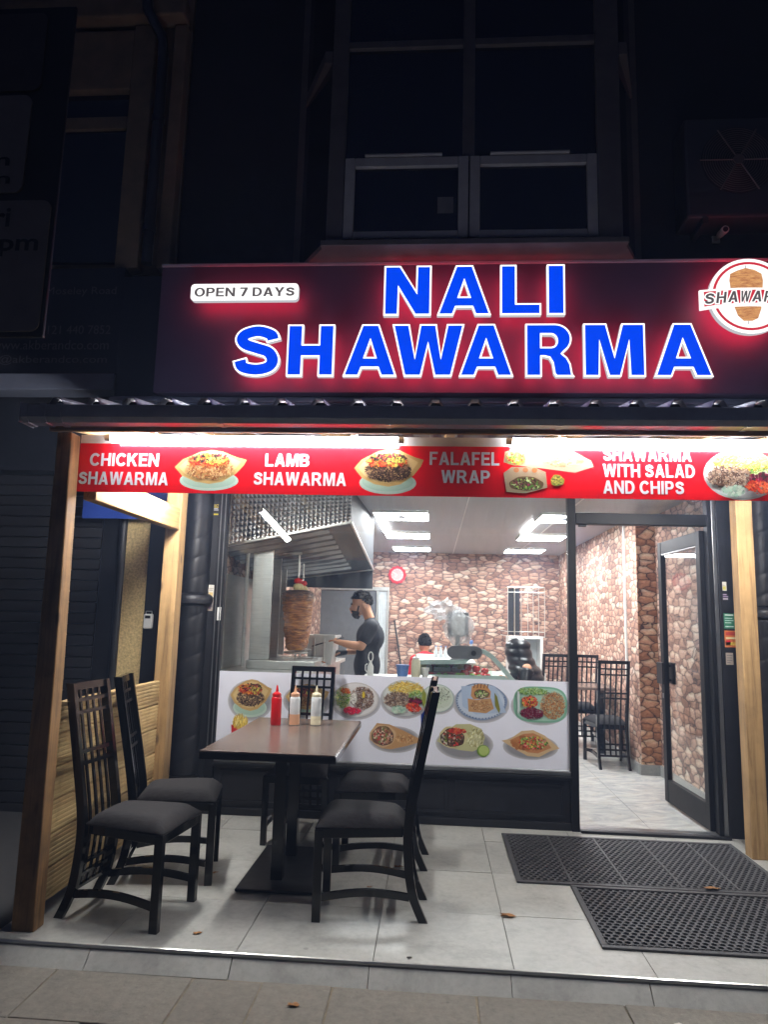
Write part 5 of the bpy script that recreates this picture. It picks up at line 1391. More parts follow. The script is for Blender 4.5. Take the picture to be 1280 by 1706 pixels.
# cooking counter
ct = thing('steel_counter', 'stainless cooking counter along the left wall under the grills', 'counter', (-1.5, 1.8, 0))
B(-1.91, -1.08, .30, 3.4, .94, .98).build('worktop', M['steel'], ct, bevel=.004); B(-1.90, -1.14, .34, 3.38, .06, .939).build('cabinet', M['steel'], ct)
for x in (-1.88, -1.18):
    for y in (.36, 3.34): B(x, x + .04, y, y + .04, 0, .059).build('foot', M['steel_dark'], ct)
B(-1.918, -1.905, .30, 3.4, .981, 1.84).build('splashback', M['steel'], ct)
def kebab(cx, cy, k_, lb, lb2, z0, z1):
    g = thing('kebab_grill', lb2, 'grill', (cx - .3, cy, .98))
    B(cx - .42, cx + .22, cy - .20, cy + .20, .981, 1.06).build('drip_tray', M['steel'], g, bevel=.006)
    B(cx - .40, cx - .21, cy - .19, cy - .175, 1.065, 2.08).build('side_shield', M['steel'], g, bevel=.003)
    B(cx - .40, cx - .21, cy + .175, cy + .19, 1.065, 2.08).build('side_shield', M['steel'], g, bevel=.003)
    b_ = B(cx - .40, cx - .32, cy - .174, cy + .174, 1.065, 2.06).build('burner_case', M['steel_dark'], g)
    for q in range(4): B(cx - .318, cx - .312, cy - .13, cy + .13, 1.12 + q * .19, 1.27 + q * .19).build('burner', M['kebab'], b_)
    MB().tube([(cx - .30, cy, 2.07), (cx + .02, cy, 2.07)], .012, 8).build('top_arm', M['steel'], g)
    MB().tube([(cx - .45, cy - .21, 1.0), (cx - .45, cy - .21, 2.05)], .018, 8).build('gas_pipe', M['steel'], g, smooth=True)
    s_ = thing('kebab_spit', lb, 'kebab', (cx, cy, 1.06))
    MB().tube([(cx, cy, 1.062), (cx, cy, 2.05)], .009, 8).build('spit_rod', M['steel'], s_)
    MB().lathe([(.10, z0 - .03), (.12, z0 - .02), (.10, z0 - .01)], (cx, cy, 0), 24).build('plate', M['steel'], s_, smooth=True)
    rings = []; n = 36; m_ = 60; rr_ = random.Random(4)
    for i in range(m_ + 1):
        t_ = i / m_; z = z0 + (z1 - z0) * t_
        r = (.088 + .058 * min(1, t_ * 1.15) ** .8) * k_
        if t_ > .93: r *= 1 - ((t_ - .93) / .07) ** 2 * .35
        if t_ < .04: r *= .9 + .1 * t_ / .04
        rings.append([(cx + r * (1 + .11 * noise.noise(Vector((2.2 * math.cos(a), 2.2 * math.sin(a), z * 40))) + .07 * noise.noise(Vector((6 * math.cos(a), 6 * math.sin(a), z * 60)))) * math.cos(a),
                       cy + r * (1 + .11 * noise.noise(Vector((2.2 * math.cos(a), 2.2 * math.sin(a), z * 40))) + .07 * noise.noise(Vector((6 * math.cos(a), 6 * math.sin(a), z * 60)))) * math.sin(a), z + .004 * noise.noise(Vector((3 * math.cos(a), 3 * math.sin(a), 5)))) for a in (2 * math.pi * q / n for q in range(n))])
    MB().ring(rings).build('meat', M['kebab'], s_, smooth='all')
    MB().lathe([(.03, 0), (.048, .015), (.052, .035), (.045, .058), (.02, .07)], (cx, cy, z1 - .005), 16).build('onion', M['onion'], s_, smooth='all')
    MB().lathe([(.02, 0), (.042, .012), (.045, .032), (.034, .05), (.01, .056)], (cx, cy, z1 + .06), 16).build('tomato', M['tomato'], s_, smooth='all')
kebab(-1.30, 1.30, 1.0, 'tall browned kebab stacked on the front spit', 'front vertical kebab grill with steel side shields', 1.15, 1.715)
kebab(-1.36, 1.86, .8, 'second smaller kebab on the spit behind the front one', 'rear vertical kebab grill behind the front one', 1.15, 1.72)
tbx = thing('plastic_tub', 'white translucent storage tub on the counter beside the cook', 'tub', (-1.17, 2.15, .98))
bb = MB(); bb.ring([[(-1.30, 2.0, .981), (-1.06, 2.0, .981), (-1.06, 2.4, .981), (-1.30, 2.4, .981)], [(-1.325, 1.98, 1.27), (-1.03, 1.98, 1.27), (-1.03, 2.42, 1.27), (-1.325, 2.42, 1.27)]], cap1=False); bb.build('walls', M['white'], tbx)
bb = MB()
for a in ((-1.34, -1.02, 1.965, 1.985), (-1.34, -1.02, 2.42, 2.44), (-1.345, -1.325, 1.985, 2.42), (-1.035, -1.015, 1.985, 2.42)): bb.box(a[0], a[1], a[2], a[3], 1.255, 1.28)
bb.build('rim', M['white'], tbx)
for x in (-1.24, -1.14): B(x, x + .012, 1.968, 1.998, 1.0, 1.25).build('rib', M['white'], tbx)
t = thing('food_tray', 'steel tray of cut meat in front of the cook', 'tray', (-.95, 1.7, .98))
B(-1.38, -1.09, 1.60, 1.93, .9805, 1.0).build('tray', M['steel'], t, bevel=.006)
bb = MB(); rr_ = random.Random(9)
for _ in range(26):
    x, y = rr_.uniform(-1.34, -1.13), rr_.uniform(1.64, 1.89); bb.tube([(x - .03, y, 1.003), (x, y + rr_.uniform(-.02, .02), 1.018), (x + .03, y, 1.004)], .008, 5)
bb.build('meat_pieces', M['kebab'], t, smooth=True)
# cold-room door at the back
cd = thing('back_door', 'pale grey panel door with strip curtain on the back wall', 'door', (-1.4, 6.6, 0))
B(-1.98, -.98, 6.60, 6.655, 0, 1.93).build('panel', M['ac'] if False else M['greyplastic'], cd, bevel=.005)
B(-1.99, -.76, 6.57, 6.656, 1.94, 2.0).build('lintel', M['steel'], cd)
for x in (-.97, -.79): B(x, x + .03, 6.57, 6.656, 0, 1.938).build('jamb', M['steel'], cd)
for q in range(5): B(-.935 + q * .028, -.91 + q * .028, 6.60 + .006 * (q % 2), 6.606 + .006 * (q % 2), .03, 1.93).build('curtain_strip', M['clearplastic'], cd)
# wall clock
ck = thing('wall_clock', 'round red scalloped wall clock on the stone wallpaper', 'clock', (-.631, 6.62, 2.07))
def disc(cx, cz, r, y0, y1, n=36, wob=0, k_=12):
    return MB().loops([[(cx + r * (1 + wob * math.cos(k_ * t)) * math.cos(t), cz + r * (1 + wob * math.cos(k_ * t)) * math.sin(t)) for t in (6.2832 * i / n for i in range(n))]], y0, y1)
disc(-.631, 2.216, .148, 6.62, 6.658, 96, .045).build('rim', M['redcloth'], ck, bevel=.004)
disc(-.631, 2.216, .105, 6.614, 6.6195).build('face', mat('pink_dial', (226, 150, 146), .4), ck)
for a, l in ((2.6, .075), (3.9, .055)): MB().tube([(-.631, 6.611, 2.216), (-.631 + l * math.cos(a), 6.611, 2.216 + l * math.sin(a))], .004, 6).build('hand', M['white'], ck)
for q in range(12): disc(-.631 + .09 * math.cos(q * R(30)), 2.216 + .09 * math.sin(q * R(30)), .007, 6.610, 6.6135, 8).build('hour_mark', M['white'], ck)
def crumple(cx, cy, cz, rx, ry, rz, amp, seed, n=26, m_=16):
    rings = []
    for i in range(1, m_):
        th = math.pi * i / m_; ring = []
        for j in range(n):
            a = 6.2832 * j / n; d = Vector((math.sin(th) * math.cos(a), math.sin(th) * math.sin(a), -math.cos(th)))
            f_ = 1 + amp * noise.noise(d * 2.3 + Vector((seed, 0, 0))) + amp * .7 * noise.noise(d * 5.5 + Vector((0, seed, 0)))
            ring.append((cx + d.x * rx * f_, cy + d.y * ry * f_, cz + d.z * rz * f_))
        rings.append(ring)
    return MB().ring(rings)
# serve-over display fridge
fg = thing('display_fridge', 'glass serve-over display fridge with sloping front behind the window', 'display fridge', (.3, 2.6, 0))
Y0, Y1 = 1.98, 3.5
B(-.20, .84, Y0 + .02, Y1, .05, .84).build('base', M['white'], fg, bevel=.01)
B(-.20, .86, Y0 + .01, Y1, .841, .87).build('deck', M['steel'], fg)
B(-.20, .44, Y0 + .005, Y1, 1.03, 1.05).build('top_shelf', M['white'], fg, bevel=.006)
B(-.20, -.175, Y0 + .02, Y1, .871, 1.029).build('rear_panel', M['white'], fg)
gpts = [(.44, 1.185), (.52, 1.17), (.60, 1.12), (.70, 1.02), (.80, .90), (.83, .872)]
bb = MB(); bb.ring([[(x, Y0 + .03, z) for x, z in gpts], [(x, Y1, z) for x, z in gpts]], closed=False, cap0=False, cap1=False); bb.build('sloping_glass', M['fridgeglass'], fg, smooth=True)
bb = MB(); bb.ring([[(x, Y0 + .004, z), (x + .012, Y0 + .004, z + .012), (x + .012, Y0 + .03, z + .012), (x, Y0 + .03, z)] for x, z in gpts]); bb.build('glass_edge', M['steel'], fg)
fo_ = [(-.205, .872), (-.205, 1.056), (.30, 1.075)] + [(x + .012, z + .008) for x, z in gpts]
MB().loops([orient(fo_, True), orient(inset(orient(fo_, True), .045), False)], Y0 - .004, Y0 + .004).build('end_frame', M['paleglass'], fg)
lz = arc(.425, 1.15, .075, .066, -90, 90, 8) + arc(.215, 1.15, .075, .066, 90, 270, 8)
e_ = MB().loops([lz], Y0 - .045, Y0 + .003).build('end_cap', M['greyplastic'], fg, bevel=.006)
MB().loops([arc(.41, 1.145, .026, .026, 0, 340, 17)], Y0 - .062, Y0 - .046).build('knob', M['ink'], e_)
B(-.06, .50, Y0 + .25, Y0 + .9, .872, .93).build('red_tray', M['dullred'], fg, bevel=.01); B(-.17, -.07, Y0 + .2, Y0 + .5, .872, 1.02).build('cream_tub', M['onion'], fg, bevel=.01)
B(-.02, .36, Y0 + .93, Y0 + .95, .871, 1.02).build('divider', M['dullred'], fg)
B(-.17, .40, Y0 + 1.2, Y0 + 1.22, .871, 1.028).build('inner_wall', M['white'], fg)
B(-.174, .60, Y0 + .008, Y0 + .014, .872, 1.028).build('end_glass', M['fridgeglass'], fg)
for i_, (x_, m_) in enumerate(((-.10, 'white'), (.10, 'pepper'), (.30, 'onion'))):
    q_ = B(x_ - .09, x_ + .09, Y0 + .30 + .02 * i_, Y0 + .55, .931, .97).build('salad_tub', M['white'], fg, bevel=.006)
    crumple(x_, Y0 + .43, .97, .08, .10, .03, .5, i_ + 2, 18, 8).build('salad', M[m_], q_, smooth=True)
rr_ = random.Random(12)
veg = [('tomato', .33, 2.12, .925, .048), ('tomato', .41, 2.10, .91, .042), ('tomato', .49, 2.14, .905, .045), ('tomato', .56, 2.12, .90, .04), ('tomato', .36, 2.13, .99, .044), ('tomato', .45, 2.2, .97, .043), ('tomato', .54, 2.2, .95, .04), ('tomato', -.02, 2.12, .905, .032),
       ('pepper', .30, 2.06, .905, .036), ('pepper', .40, 2.05, .905, .035), ('pepper', .26, 2.12, .905, .034), ('pepper', .06, 2.1, .9, .03), ('pepper', .13, 2.08, .9, .03), ('pepper', .47, 2.05, .90, .03)]
cnt = {}
pos = ['at the left of the pile', 'second from the left in the pile', 'in the middle of the pile', 'at the right of the pile', 'on top at the left', 'on top in the middle', 'on top at the right', 'alone near the white tub']
posp = ['low in front of the tomatoes', 'under the middle tomatoes', 'left of the tomatoes', 'far left by the tub', 'between the tub and the tomatoes', 'at the right front edge']
for kind, x, y, z, r in veg:
    i = cnt.get(kind, 0); cnt[kind] = i + 1
    lb = (f'red tomato in the display fridge, {pos[i]}' if kind == 'tomato' else f'green pepper in the display fridge, {posp[i]}')
    t = thing(kind, lb, kind, (x, y, z - r), 'vegetables in the display fridge')
    n = 14; MB().ring([[(x + q * r * (1 + .06 * math.cos(5 * a)) * math.cos(a), y + q * r * (1 + .06 * math.cos(5 * a)) * math.sin(a), z + h * r) for a in (6.2832 * s_ / n for s_ in range(n))] for q, h in ((.3, -.92), (.75, -.7), (1, -.1), (.95, .4), (.6, .82), (.2, .78))]).build('flesh', M[kind], t, smooth='all')
    MB().tube([(x, y, z + r * .76), (x + .006, y, z + r * 1.1)], .004, 5).build('stalk', M['pepper'], t)
# till screen and the clear bag over it
ts = thing('till_screen', 'grey customer display on the fridge top wrapped in plastic', 'screen', (.26, 2.25, 1.05))
B(.18, .34, 2.16, 2.34, 1.051, 1.07).build('foot', M['greyplastic'], ts, bevel=.006)
B(.235, .285, 2.24, 2.28, 1.071, 1.34).build('stem', M['greyplastic'], ts)
B(.15, .372, 2.19, 2.235, 1.30, 1.555).build('case', M['greyplastic'], ts, bevel=.008); B(.195, .33, 2.183, 2.189, 1.32, 1.535).build('screen', M['white'], ts)
bg = thing('plastic_bag', 'crumpled clear plastic bag hanging over the till screen', 'plastic bag', (.2, 2.25, 1.25))
crumple(.265, 2.22, 1.40, .155, .13, .185, .25, 3).build('cover', M['bag'], bg, smooth=True)
crumple(.105, 2.24, 1.575, .15, .11, .10, .6, 8).build('top_knot', M['bag'], bg, smooth=True)
wb = thing('water_bottle', 'small water bottle with blue cap on the fridge top', 'bottle', (.42, 2.6, 1.05))
MB().lathe([(.03, 0), (.032, .01), (.032, .12), (.014, .15), (.014, .165)], (.42, 2.6, 1.051), 16).build('body', M['clearplastic'], wb, smooth=True); MB().lathe([(.02, .166), (.02, .20), (.016, .205)], (.42, 2.6, 1.051), 16).build('cap', M['blueplastic'], wb)
for i, x in enumerate((.03, .085, .14)):
    t = thing('glass_bottle', f'{("leftmost", "middle", "rightmost")[i]} small clear bottle on the fridge top left of the screen', 'bottle', (x, 2.7, 1.05), 'small bottles on the fridge')
    MB().lathe([(.022, 0), (.023, .07), (.009, .10), (.009, .12)], (x, 2.7, 1.051), 12).build('body', M['clearplastic'], t, smooth=True); MB().lathe([(.011, .121), (.011, .132)], (x, 2.7, 1.051), 10).build('cap', M['blueplastic'], t)
# prep table behind the menu panel with tubs
pt = thing('prep_table', 'steel prep table just behind the menu panel', 'table', (-.3, 1.0, 0))
B(-.62, .02, .72, 1.25, .93, .96).build('table_top', M['steel'], pt, bevel=.004)
for x in (-.60, -.03):
    for y in (.74, 1.20): B(x, x + .03, y, y + .03, 0, .929).build('leg', M['steel'], pt)
t = thing('sauce_bottle', 'white sauce bottle with pointed cap on the prep table', 'sauce bottle', (-.153, 1.0, .96))
MB().lathe([(.038, 0), (.042, .01), (.042, .14), (.03, .155), (.03, .17), (.01, .18), (.005, .205)], (-.153, 1.0, .961), 20).build('body', M['mayo'], t, smooth=True)
MB().lathe([(.031, .156), (.033, .16), (.033, .172), (.02, .176)], (-.153, 1.0, .961), 18).build('cap', M['white'], t)
t = thing('plastic_tub', 'blue plastic tub on the prep table', 'tub', (-.27, 1.0, .96))
MB().lathe([(.045, 0), (.058, .095), (.062, .096), (.062, .104), (.054, .103), (.042, .01)], (-.27, 1.0, .961), 24).build('tub', M['blueplastic'], t, smooth=True); MB().lathe([(.054, .06), (.02, .07)], (-.27, 1.0, .961), 20).build('contents', M['white'], t)
t = thing('plastic_cup', 'small white cup beside the sauce bottle on the prep table', 'cup', (-.07, 1.05, .96))
MB().lathe([(.026, 0), (.036, .08), (.033, .079), (.024, .004)], (-.07, 1.05, .961), 18).build('cup', M['white'], t, smooth=True)
t = thing('hanging_hook', 'white plastic bottle with looped handle on the prep table', 'bottle', (-.545, .85, .96))
MB().lathe([(.026, 0), (.028, .01), (.028, .09), (.012, .12), (.012, .135)], (-.545, .85, .961), 16).build('body', M['white'], t, smooth=True)
MB().tube([(-.545 + .02 * math.sin(6.2832 * i / 16), .85, 1.135 - .04 * math.cos(6.2832 * i / 16)) for i in range(17)], .005, 6).build('loop', M['white'], t)
MB().tube([(-.572, .85, 1.0), (-.59, .85, 1.02), (-.59, .85, 1.06), (-.572, .85, 1.075)], .005, 6).build('handle', M['white'], t)
# broom leaning by the back wall
t = thing('broom', 'dark broom leaning against the back wall beside the door', 'broom', (-.45, 6.4, 0))
MB().tube([(-.42, 6.35, .1), (-.66, 6.63, 1.45)], .014, 8).build('handle', M['ink'], t); B(-.58, -.26, 6.28, 6.38, 0.003, .1).build('head', M['ink'], t, bevel=.01)
# wire rack, oven and cabinet at the back right
rk = thing('wire_rack', 'chrome wire rack hung on the back wall', 'rack', (1.39, 5.5, 1.25))
xs = [1.12, 1.22, 1.32, 1.42, 1.50, 1.58, 1.67]
for x in xs: MB().tube([(x, 5.5, 1.26), (x, 5.5, 2.0)], .006, 6).build('upright', M['steel'], rk)
for z in (1.26, 1.33, 1.92, 2.0):
    MB().tube([(1.12, 5.5, z), (1.67, 5.5, z)], .006, 6).build('rail', M['steel'], rk)
    for x in (1.12, 1.67): MB().tube([(x, 5.5, z), (x, 6.655, z)], .006, 6).build('side_rail', M['steel'], rk)
B(1.13, 1.21, 5.52, 5.56, 1.28, 1.98).build('dark_strip', M['ink'], rk); B(1.235, 1.30, 5.52, 5.55, 1.28, 1.98).build('dark_strip', M['ink'], rk); B(1.213, 1.232, 5.52, 5.55, 1.28, 1.98).build('wood_strip', M['beam'], rk)
ov = thing('microwave_oven', 'white open-fronted oven on a cabinet below the wire rack', 'oven', (1.33, 5.2, .76))
bb = MB()
for a in ((1.08, 1.57, .765, .80), (1.08, 1.57, 1.235, 1.27), (1.08, 1.12, .801, 1.234), (1.53, 1.57, .801, 1.234)): bb.box(a[0], a[1], 5.0, 5.4, a[2], a[3])
bb.build('case', M['white'], ov, bevel=.006); B(1.121, 1.529, 5.36, 5.39, .801, 1.234).build('cavity', M['clearplastic'], ov)
cb_ = thing('cabinet', 'plain white cabinet under the oven at the back', 'cabinet', (1.33, 5.2, 0))
B(1.05, 1.60, 4.98, 5.45, .05, .762).build('carcass', M['white'], cb_, bevel=.006)
for x in (1.06, 1.33): B(x, x + .26, 4.962, 4.979, .07, .74).build('door', M['white'], cb_, bevel=.004)
B(1.07, 1.58, 5.0, 5.43, 0, .049).build('plinth', M['ink'], cb_)
# ================================================================ people
def skin(name, J, E, m, parent, root=None, voxel=.008, extra=()):
    """one continuous body or garment: tapered limbs and masses fused into a single surface"""
    bb = MB()
    for a, b_ in E:
        A_, B_ = Vector(J[a][:3]), Vector(J[b_][:3]); bb.tube([tuple(A_), tuple(A_.lerp(B_, .5)), tuple(B_)], [J[a][3], (J[a][3] + J[b_][3]) / 2, J[b_][3]], 12)
    for k_, q in J.items(): bb.ell(q[:3], (q[3],) * 3)
    for e in extra: bb.ell(*e)
    o = bb.build(name, m, parent)
    rm = o.modifiers.new('Fuse', 'REMESH'); rm.mode = 'VOXEL'; rm.voxel_size = voxel; rm.use_smooth_shade = True
    sm = o.modifiers.new('Soften', 'SMOOTH'); sm.factor = .5; sm.iterations = 6 if voxel > .007 else 4
    return o
def chain(*n): return list(zip(n[:-1], n[1:]))
def shell(name, c, r, keep, m, parent, tilt=0.0, sc=(1, 1, 1)):
    """part of an ellipsoid (hair, beard) kept where keep(dir) is true; dir.x < 0 is the face"""
    rt_ = Matrix.Rotation(tilt, 3, 'Y'); n, q = 30, 20; bb = MB(); P = {}
    for i in range(q + 1):
        for j in range(n):
            th, a = math.pi * i / q, 6.2832 * j / n
            P[i, j] = Vector((math.sin(th) * math.cos(a), math.sin(th) * math.sin(a), math.cos(th)))
    for i in range(q):
        for j in range(n):
            f_ = [P[i, j], P[i + 1, j], P[i + 1, (j + 1) % n], P[i, (j + 1) % n]]; md = sum(f_, Vector()) / 4
            if keep(md.normalized()):
                bb.face([tuple(Vector(c) + rt_ @ Vector((p_.x * r * sc[0], p_.y * r * sc[1], p_.z * r * sc[2])) * (1 + .012 * noise.noise(p_ * 7))) for p_ in f_])
    o = bb.build(name, m, parent); bm = bmesh.new(); bm.from_mesh(o.data); bmesh.ops.remove_doubles(bm, verts=bm.verts, dist=.0005); bm.to_mesh(o.data); bm.free()
    for p_ in o.data.polygons: p_.use_smooth = True
    sd = o.modifiers.new('S', 'SOLIDIFY'); sd.thickness = .012; sd.offset = -1
    return o
def fingers(J, E, hand, pre, d, up_, side, curl=.6, ln=.075):
    """five unequal bent fingers rooted in the palm"""
    h = Vector(J[hand][:3]); d, up_, side = Vector(d).normalized(), Vector(up_).normalized(), Vector(side).normalized()
    for i, (off, l) in enumerate(((-.027, .85), (-.009, 1), (.009, .95), (.027, .75))):
        a = h + side * off + d * .022; b_ = a + (d - up_ * curl * .5) * ln * .45 * l; c = b_ + (d * .35 - up_ * curl) * ln * .5 * l
        for k_, p_, r in (('a', a, .0095), ('b', b_, .0085), ('c', c, .007)): J[f'{pre}{i}{k_}'] = (*p_, r)
        E += [(hand, f'{pre}{i}a'), (f'{pre}{i}a', f'{pre}{i}b'), (f'{pre}{i}b', f'{pre}{i}c')]
    a = h - side * .034 - d * .004; b_ = a - side * .014 + d * .03 - up_ * .012; c = b_ + d * .022 + side * .012 - up_ * .012
    for k_, p_, r in (('ta', a, .0115), ('tb', b_, .0095), ('tc', c, .008)): J[pre + k_] = (*p_, r)
    E += [(hand, pre + 'ta'), (pre + 'ta', pre + 'tb'), (pre + 'tb', pre + 'tc')]
# the cook
pc = thing('person', 'man in a black T-shirt working with tongs at the grill counter', 'person', (-.70, 2.2, 0))
Yc = 2.2
J = dict(hip=(-.70, Yc, .93, .12), belly=(-.70, Yc, 1.08, .11), chest=(-.68, Yc, 1.26, .11), top=(-.668, Yc, 1.38, .085), neck=(-.682, Yc, 1.455, .056), neck2=(-.715, Yc, 1.53, .055), skull=(-.755, Yc, 1.61, .07),
         ls=(-.655, Yc - .165, 1.375, .056), le=(-.745, Yc - .235, 1.18, .046), lf=(-.86, Yc - .22, 1.19, .043), lw=(-.985, Yc - .19, 1.215, .029), lh=(-1.03, Yc - .18, 1.232, .030),
         rs=(-.655, Yc + .165, 1.375, .056), re=(-.72, Yc + .23, 1.14, .046), rf=(-.85, Yc + .19, 1.115, .042), rw=(-.965, Yc + .13, 1.10, .029), rh=(-1.01, Yc + .11, 1.09, .030),
         lhip=(-.70, Yc - .09, .86, .085), lk=(-.715, Yc - .10, .49, .06), la=(-.69, Yc - .10, .09, .042), lt=(-.83, Yc - .11, .042, .038),
         rhip=(-.70, Yc + .09, .86, .085), rk=(-.70, Yc + .10, .49, .06), ra=(-.67, Yc + .10, .09, .042), rt=(-.81, Yc + .11, .042, .038))
E = chain('hip', 'belly', 'chest', 'top', 'neck', 'neck2', 'skull') + chain('top', 'ls', 'le', 'lf', 'lw', 'lh') + chain('top', 'rs', 're', 'rf', 'rw', 'rh') + chain('hip', 'lhip', 'lk', 'la', 'lt') + chain('hip', 'rhip', 'rk', 'ra', 'rt')
fingers(J, E, 'lh', 'l', (-1, 0, .25), (.2, 0, 1), (0, 1, .0), 1.1); fingers(J, E, 'rh', 'r', (-1, -.2, -.2), (0, 0, 1), (0, 1, 0), .8)
skin('body', J, E, M['skin'], pc, voxel=.0065, extra=(((-.778, Yc, 1.645), (.102, .077, .098), .0), ((-.806, Yc, 1.575), (.070, .062, .095), .25), ((-.868, Yc, 1.605), (.020, .058, .018), .2), ((-.886, Yc, 1.565), (.022, .014, .030), .5), ((-.872, Yc, 1.525), (.018, .026, .014), .2),
     ((-.742, Yc - .078, 1.60), (.018, .012, .032), .1), ((-.742, Yc + .078, 1.60), (.018, .012, .032), .1)))
T_ = dict(hem=(-.70, Yc, .85, .125), hip=(-.70, Yc, .93, .125), belly=(-.70, Yc, 1.08, .125), chest=(-.68, Yc, 1.26, .13), top=(-.665, Yc, 1.385, .09), ls=(-.655, Yc - .165, 1.372, .078), rs=(-.655, Yc + .165, 1.372, .078), lm=(-.71, Yc - .21, 1.255, .07), rm=(-.70, Yc + .21, 1.24, .07), nk=(-.675, Yc, 1.43, .068))
skin('t_shirt', T_, chain('hem', 'hip', 'belly', 'chest', 'top', 'nk') + chain('top', 'ls', 'lm') + chain('top', 'rs', 'rm'), M['tee'], pc, voxel=.011, extra=(((-.672, Yc, 1.27), (.155, .19, .17), 0), ((-.70, Yc, .98), (.145, .175, .2), 0)))
Q = dict(w=(-.70, Yc, .95, .13), a=(-.70, Yc - .09, .84, .105), b=(-.715, Yc - .10, .49, .08), c=(-.69, Yc - .10, .10, .066), d=(-.70, Yc + .09, .84, .105), e=(-.70, Yc + .10, .49, .08), f=(-.67, Yc + .10, .10, .066))
skin('trousers', Q, chain('w', 'a', 'b', 'c') + chain('w', 'd', 'e', 'f'), M['trousers'], pc, voxel=.012)
shell('hair', (-.776, Yc, 1.652), .108, lambda d: d.z > (.22 if d.x < -.2 else .22 - (d.x + .2) * .6), M['hair'], pc, sc=(1.06, .80, .98))
shell('beard', (-.806, Yc, 1.565), .098, lambda d: d.z < -.38 and d.x < .30 or (abs(d.y) > .6 and d.z < .5 and -.05 < d.x < .16), M['beard'], pc, tilt=.2, sc=(.76, .69, 1.02))
for s_ in (-1, 1):
    MB().lathe([(.002, -.006), (.009, 0), (.002, .006)], (-.871, Yc + s_ * .030, 1.592), 8).build('eye', M['ink'], pc)
    MB().tube([(-.872, Yc + s_ * .056, 1.612), (-.886, Yc + s_ * .034, 1.617), (-.888, Yc + s_ * .014, 1.611)], .006, 6).build('eyebrow', M['hair'], pc)
B(-.893, -.885, Yc - .02, Yc + .02, 1.522, 1.527).build('mouth', M['redink'], pc)
GJ = dict(w=(-.955, Yc + .135, 1.10, .036), h=(-1.01, Yc + .11, 1.09, .040), t=(-1.06, Yc + .10, 1.075, .034)); skin('glove', GJ, chain('w', 'h', 't'), M['glove'], pc)
tg = thing('tongs', 'long dark tongs held in the cook\'s near hand', 'tongs', (-1.1, 2.02, 1.15))
for s_ in (-1, 1): MB().tube([(-.93, 2.0, 1.262), (-1.05, 2.012 + s_ * .012, 1.232), (-1.20, 2.0 + s_ * .02, 1.185), (-1.26, 2.0 + s_ * .008, 1.165)], .007, 6).build('arm', M['ink'], tg, smooth=True)
# seated person in shiny black puffer jacket
pp = thing('person', 'seated person in a shiny black hooded puffer jacket seen from behind', 'person', (1.0, 2.4, 0))
J = dict(hip=(1.04, 2.4, .55, .14), belly=(1.03, 2.4, .70, .13), chest=(1.0, 2.4, .90, .14), top=(.97, 2.4, 1.0, .10), neck=(.935, 2.4, 1.06, .055), face=(.90, 2.4, 1.13, .085), head=(.905, 2.4, 1.19, .09), nose=(.80, 2.39, 1.12, .014),
         ls=(.98, 2.23, .98, .06), le=(.93, 2.17, .76, .045), lw=(.82, 2.20, .86, .03), lh=(.785, 2.21, .895, .032), rs=(.98, 2.57, .98, .06), re=(.92, 2.62, .76, .045), rw=(.79, 2.56, .84, .03), rh=(.745, 2.55, .865, .032),
         lt=(1.02, 2.31, .52, .09), lk=(.66, 2.29, .54, .065), la=(.68, 2.29, .10, .045), lf=(.55, 2.28, .045, .038), rt=(1.02, 2.49, .52, .09), rk=(.66, 2.51, .54, .065), ra=(.68, 2.51, .10, .045), rf=(.55, 2.52, .045, .038))
E = chain('hip', 'belly', 'chest', 'top', 'neck', 'face', 'head') + chain('face', 'nose') + chain('top', 'ls', 'le', 'lw', 'lh') + chain('top', 'rs', 're', 'rw', 'rh') + chain('hip', 'lt', 'lk', 'la', 'lf') + chain('hip', 'rt', 'rk', 'ra', 'rf')
fingers(J, E, 'lh', 'l', (-1, 0, .3), (.3, 0, 1), (0, 1, 0), .8); fingers(J, E, 'rh', 'r', (-1, 0, .2), (.2, 0, 1), (0, 1, 0), .8)
skin('body', J, E, M['skin'], pp, voxel=.0065, extra=(((.90, 2.4, 1.17), (.095, .075, .115), .2),))
# quilted jacket: ribbed rings up the torso into the hood
rings = []; st = 64; ctr = [(1.05, .42), (1.05, .55), (1.04, .70), (1.015, .84), (.985, .96), (.945, 1.05), (.915, 1.13), (.91, 1.21), (.915, 1.30)]
rad = [(.17, .22), (.185, .235), (.18, .235), (.175, .235), (.165, .22), (.14, .17), (.138, .14), (.13, .125), (.03, .03)]
for i in range(st + 1):
    u = i / st * (len(ctr) - 1); a = min(int(u), len(ctr) - 2); t_ = u - a; t_ = t_ * t_ * (3 - 2 * t_) if a >= 7 else t_
    cx = ctr[a][0] + (ctr[a + 1][0] - ctr[a][0]) * t_; cz = ctr[a][1] + (ctr[a + 1][1] - ctr[a][1]) * t_
    rx = rad[a][0] + (rad[a + 1][0] - rad[a][0]) * t_; ry = rad[a][1] + (rad[a + 1][1] - rad[a][1]) * t_
    if a == 7: rx, ry = .13 * math.sqrt(max(.02, 1 - t_ ** 2)), .125 * math.sqrt(max(.02, 1 - t_ ** 2))
    pf = 1 + .10 * abs(math.sin(cz * math.pi / .085)) - .03
    rings.append([(cx + rx * pf * (1 + .05 * noise.noise(Vector((math.cos(b_) * 2, math.sin(b_) * 2, cz * 22)))) * math.cos(b_), 2.4 + ry * pf * (1 + .05 * noise.noise(Vector((math.cos(b_) * 2, math.sin(b_) * 2, cz * 22 + 5)))) * math.sin(b_), cz) for b_ in (6.2832 * q / 36 for q in range(36))])
MB().ring(rings).build('puffer_jacket', M['puffer'], pp, smooth='all')
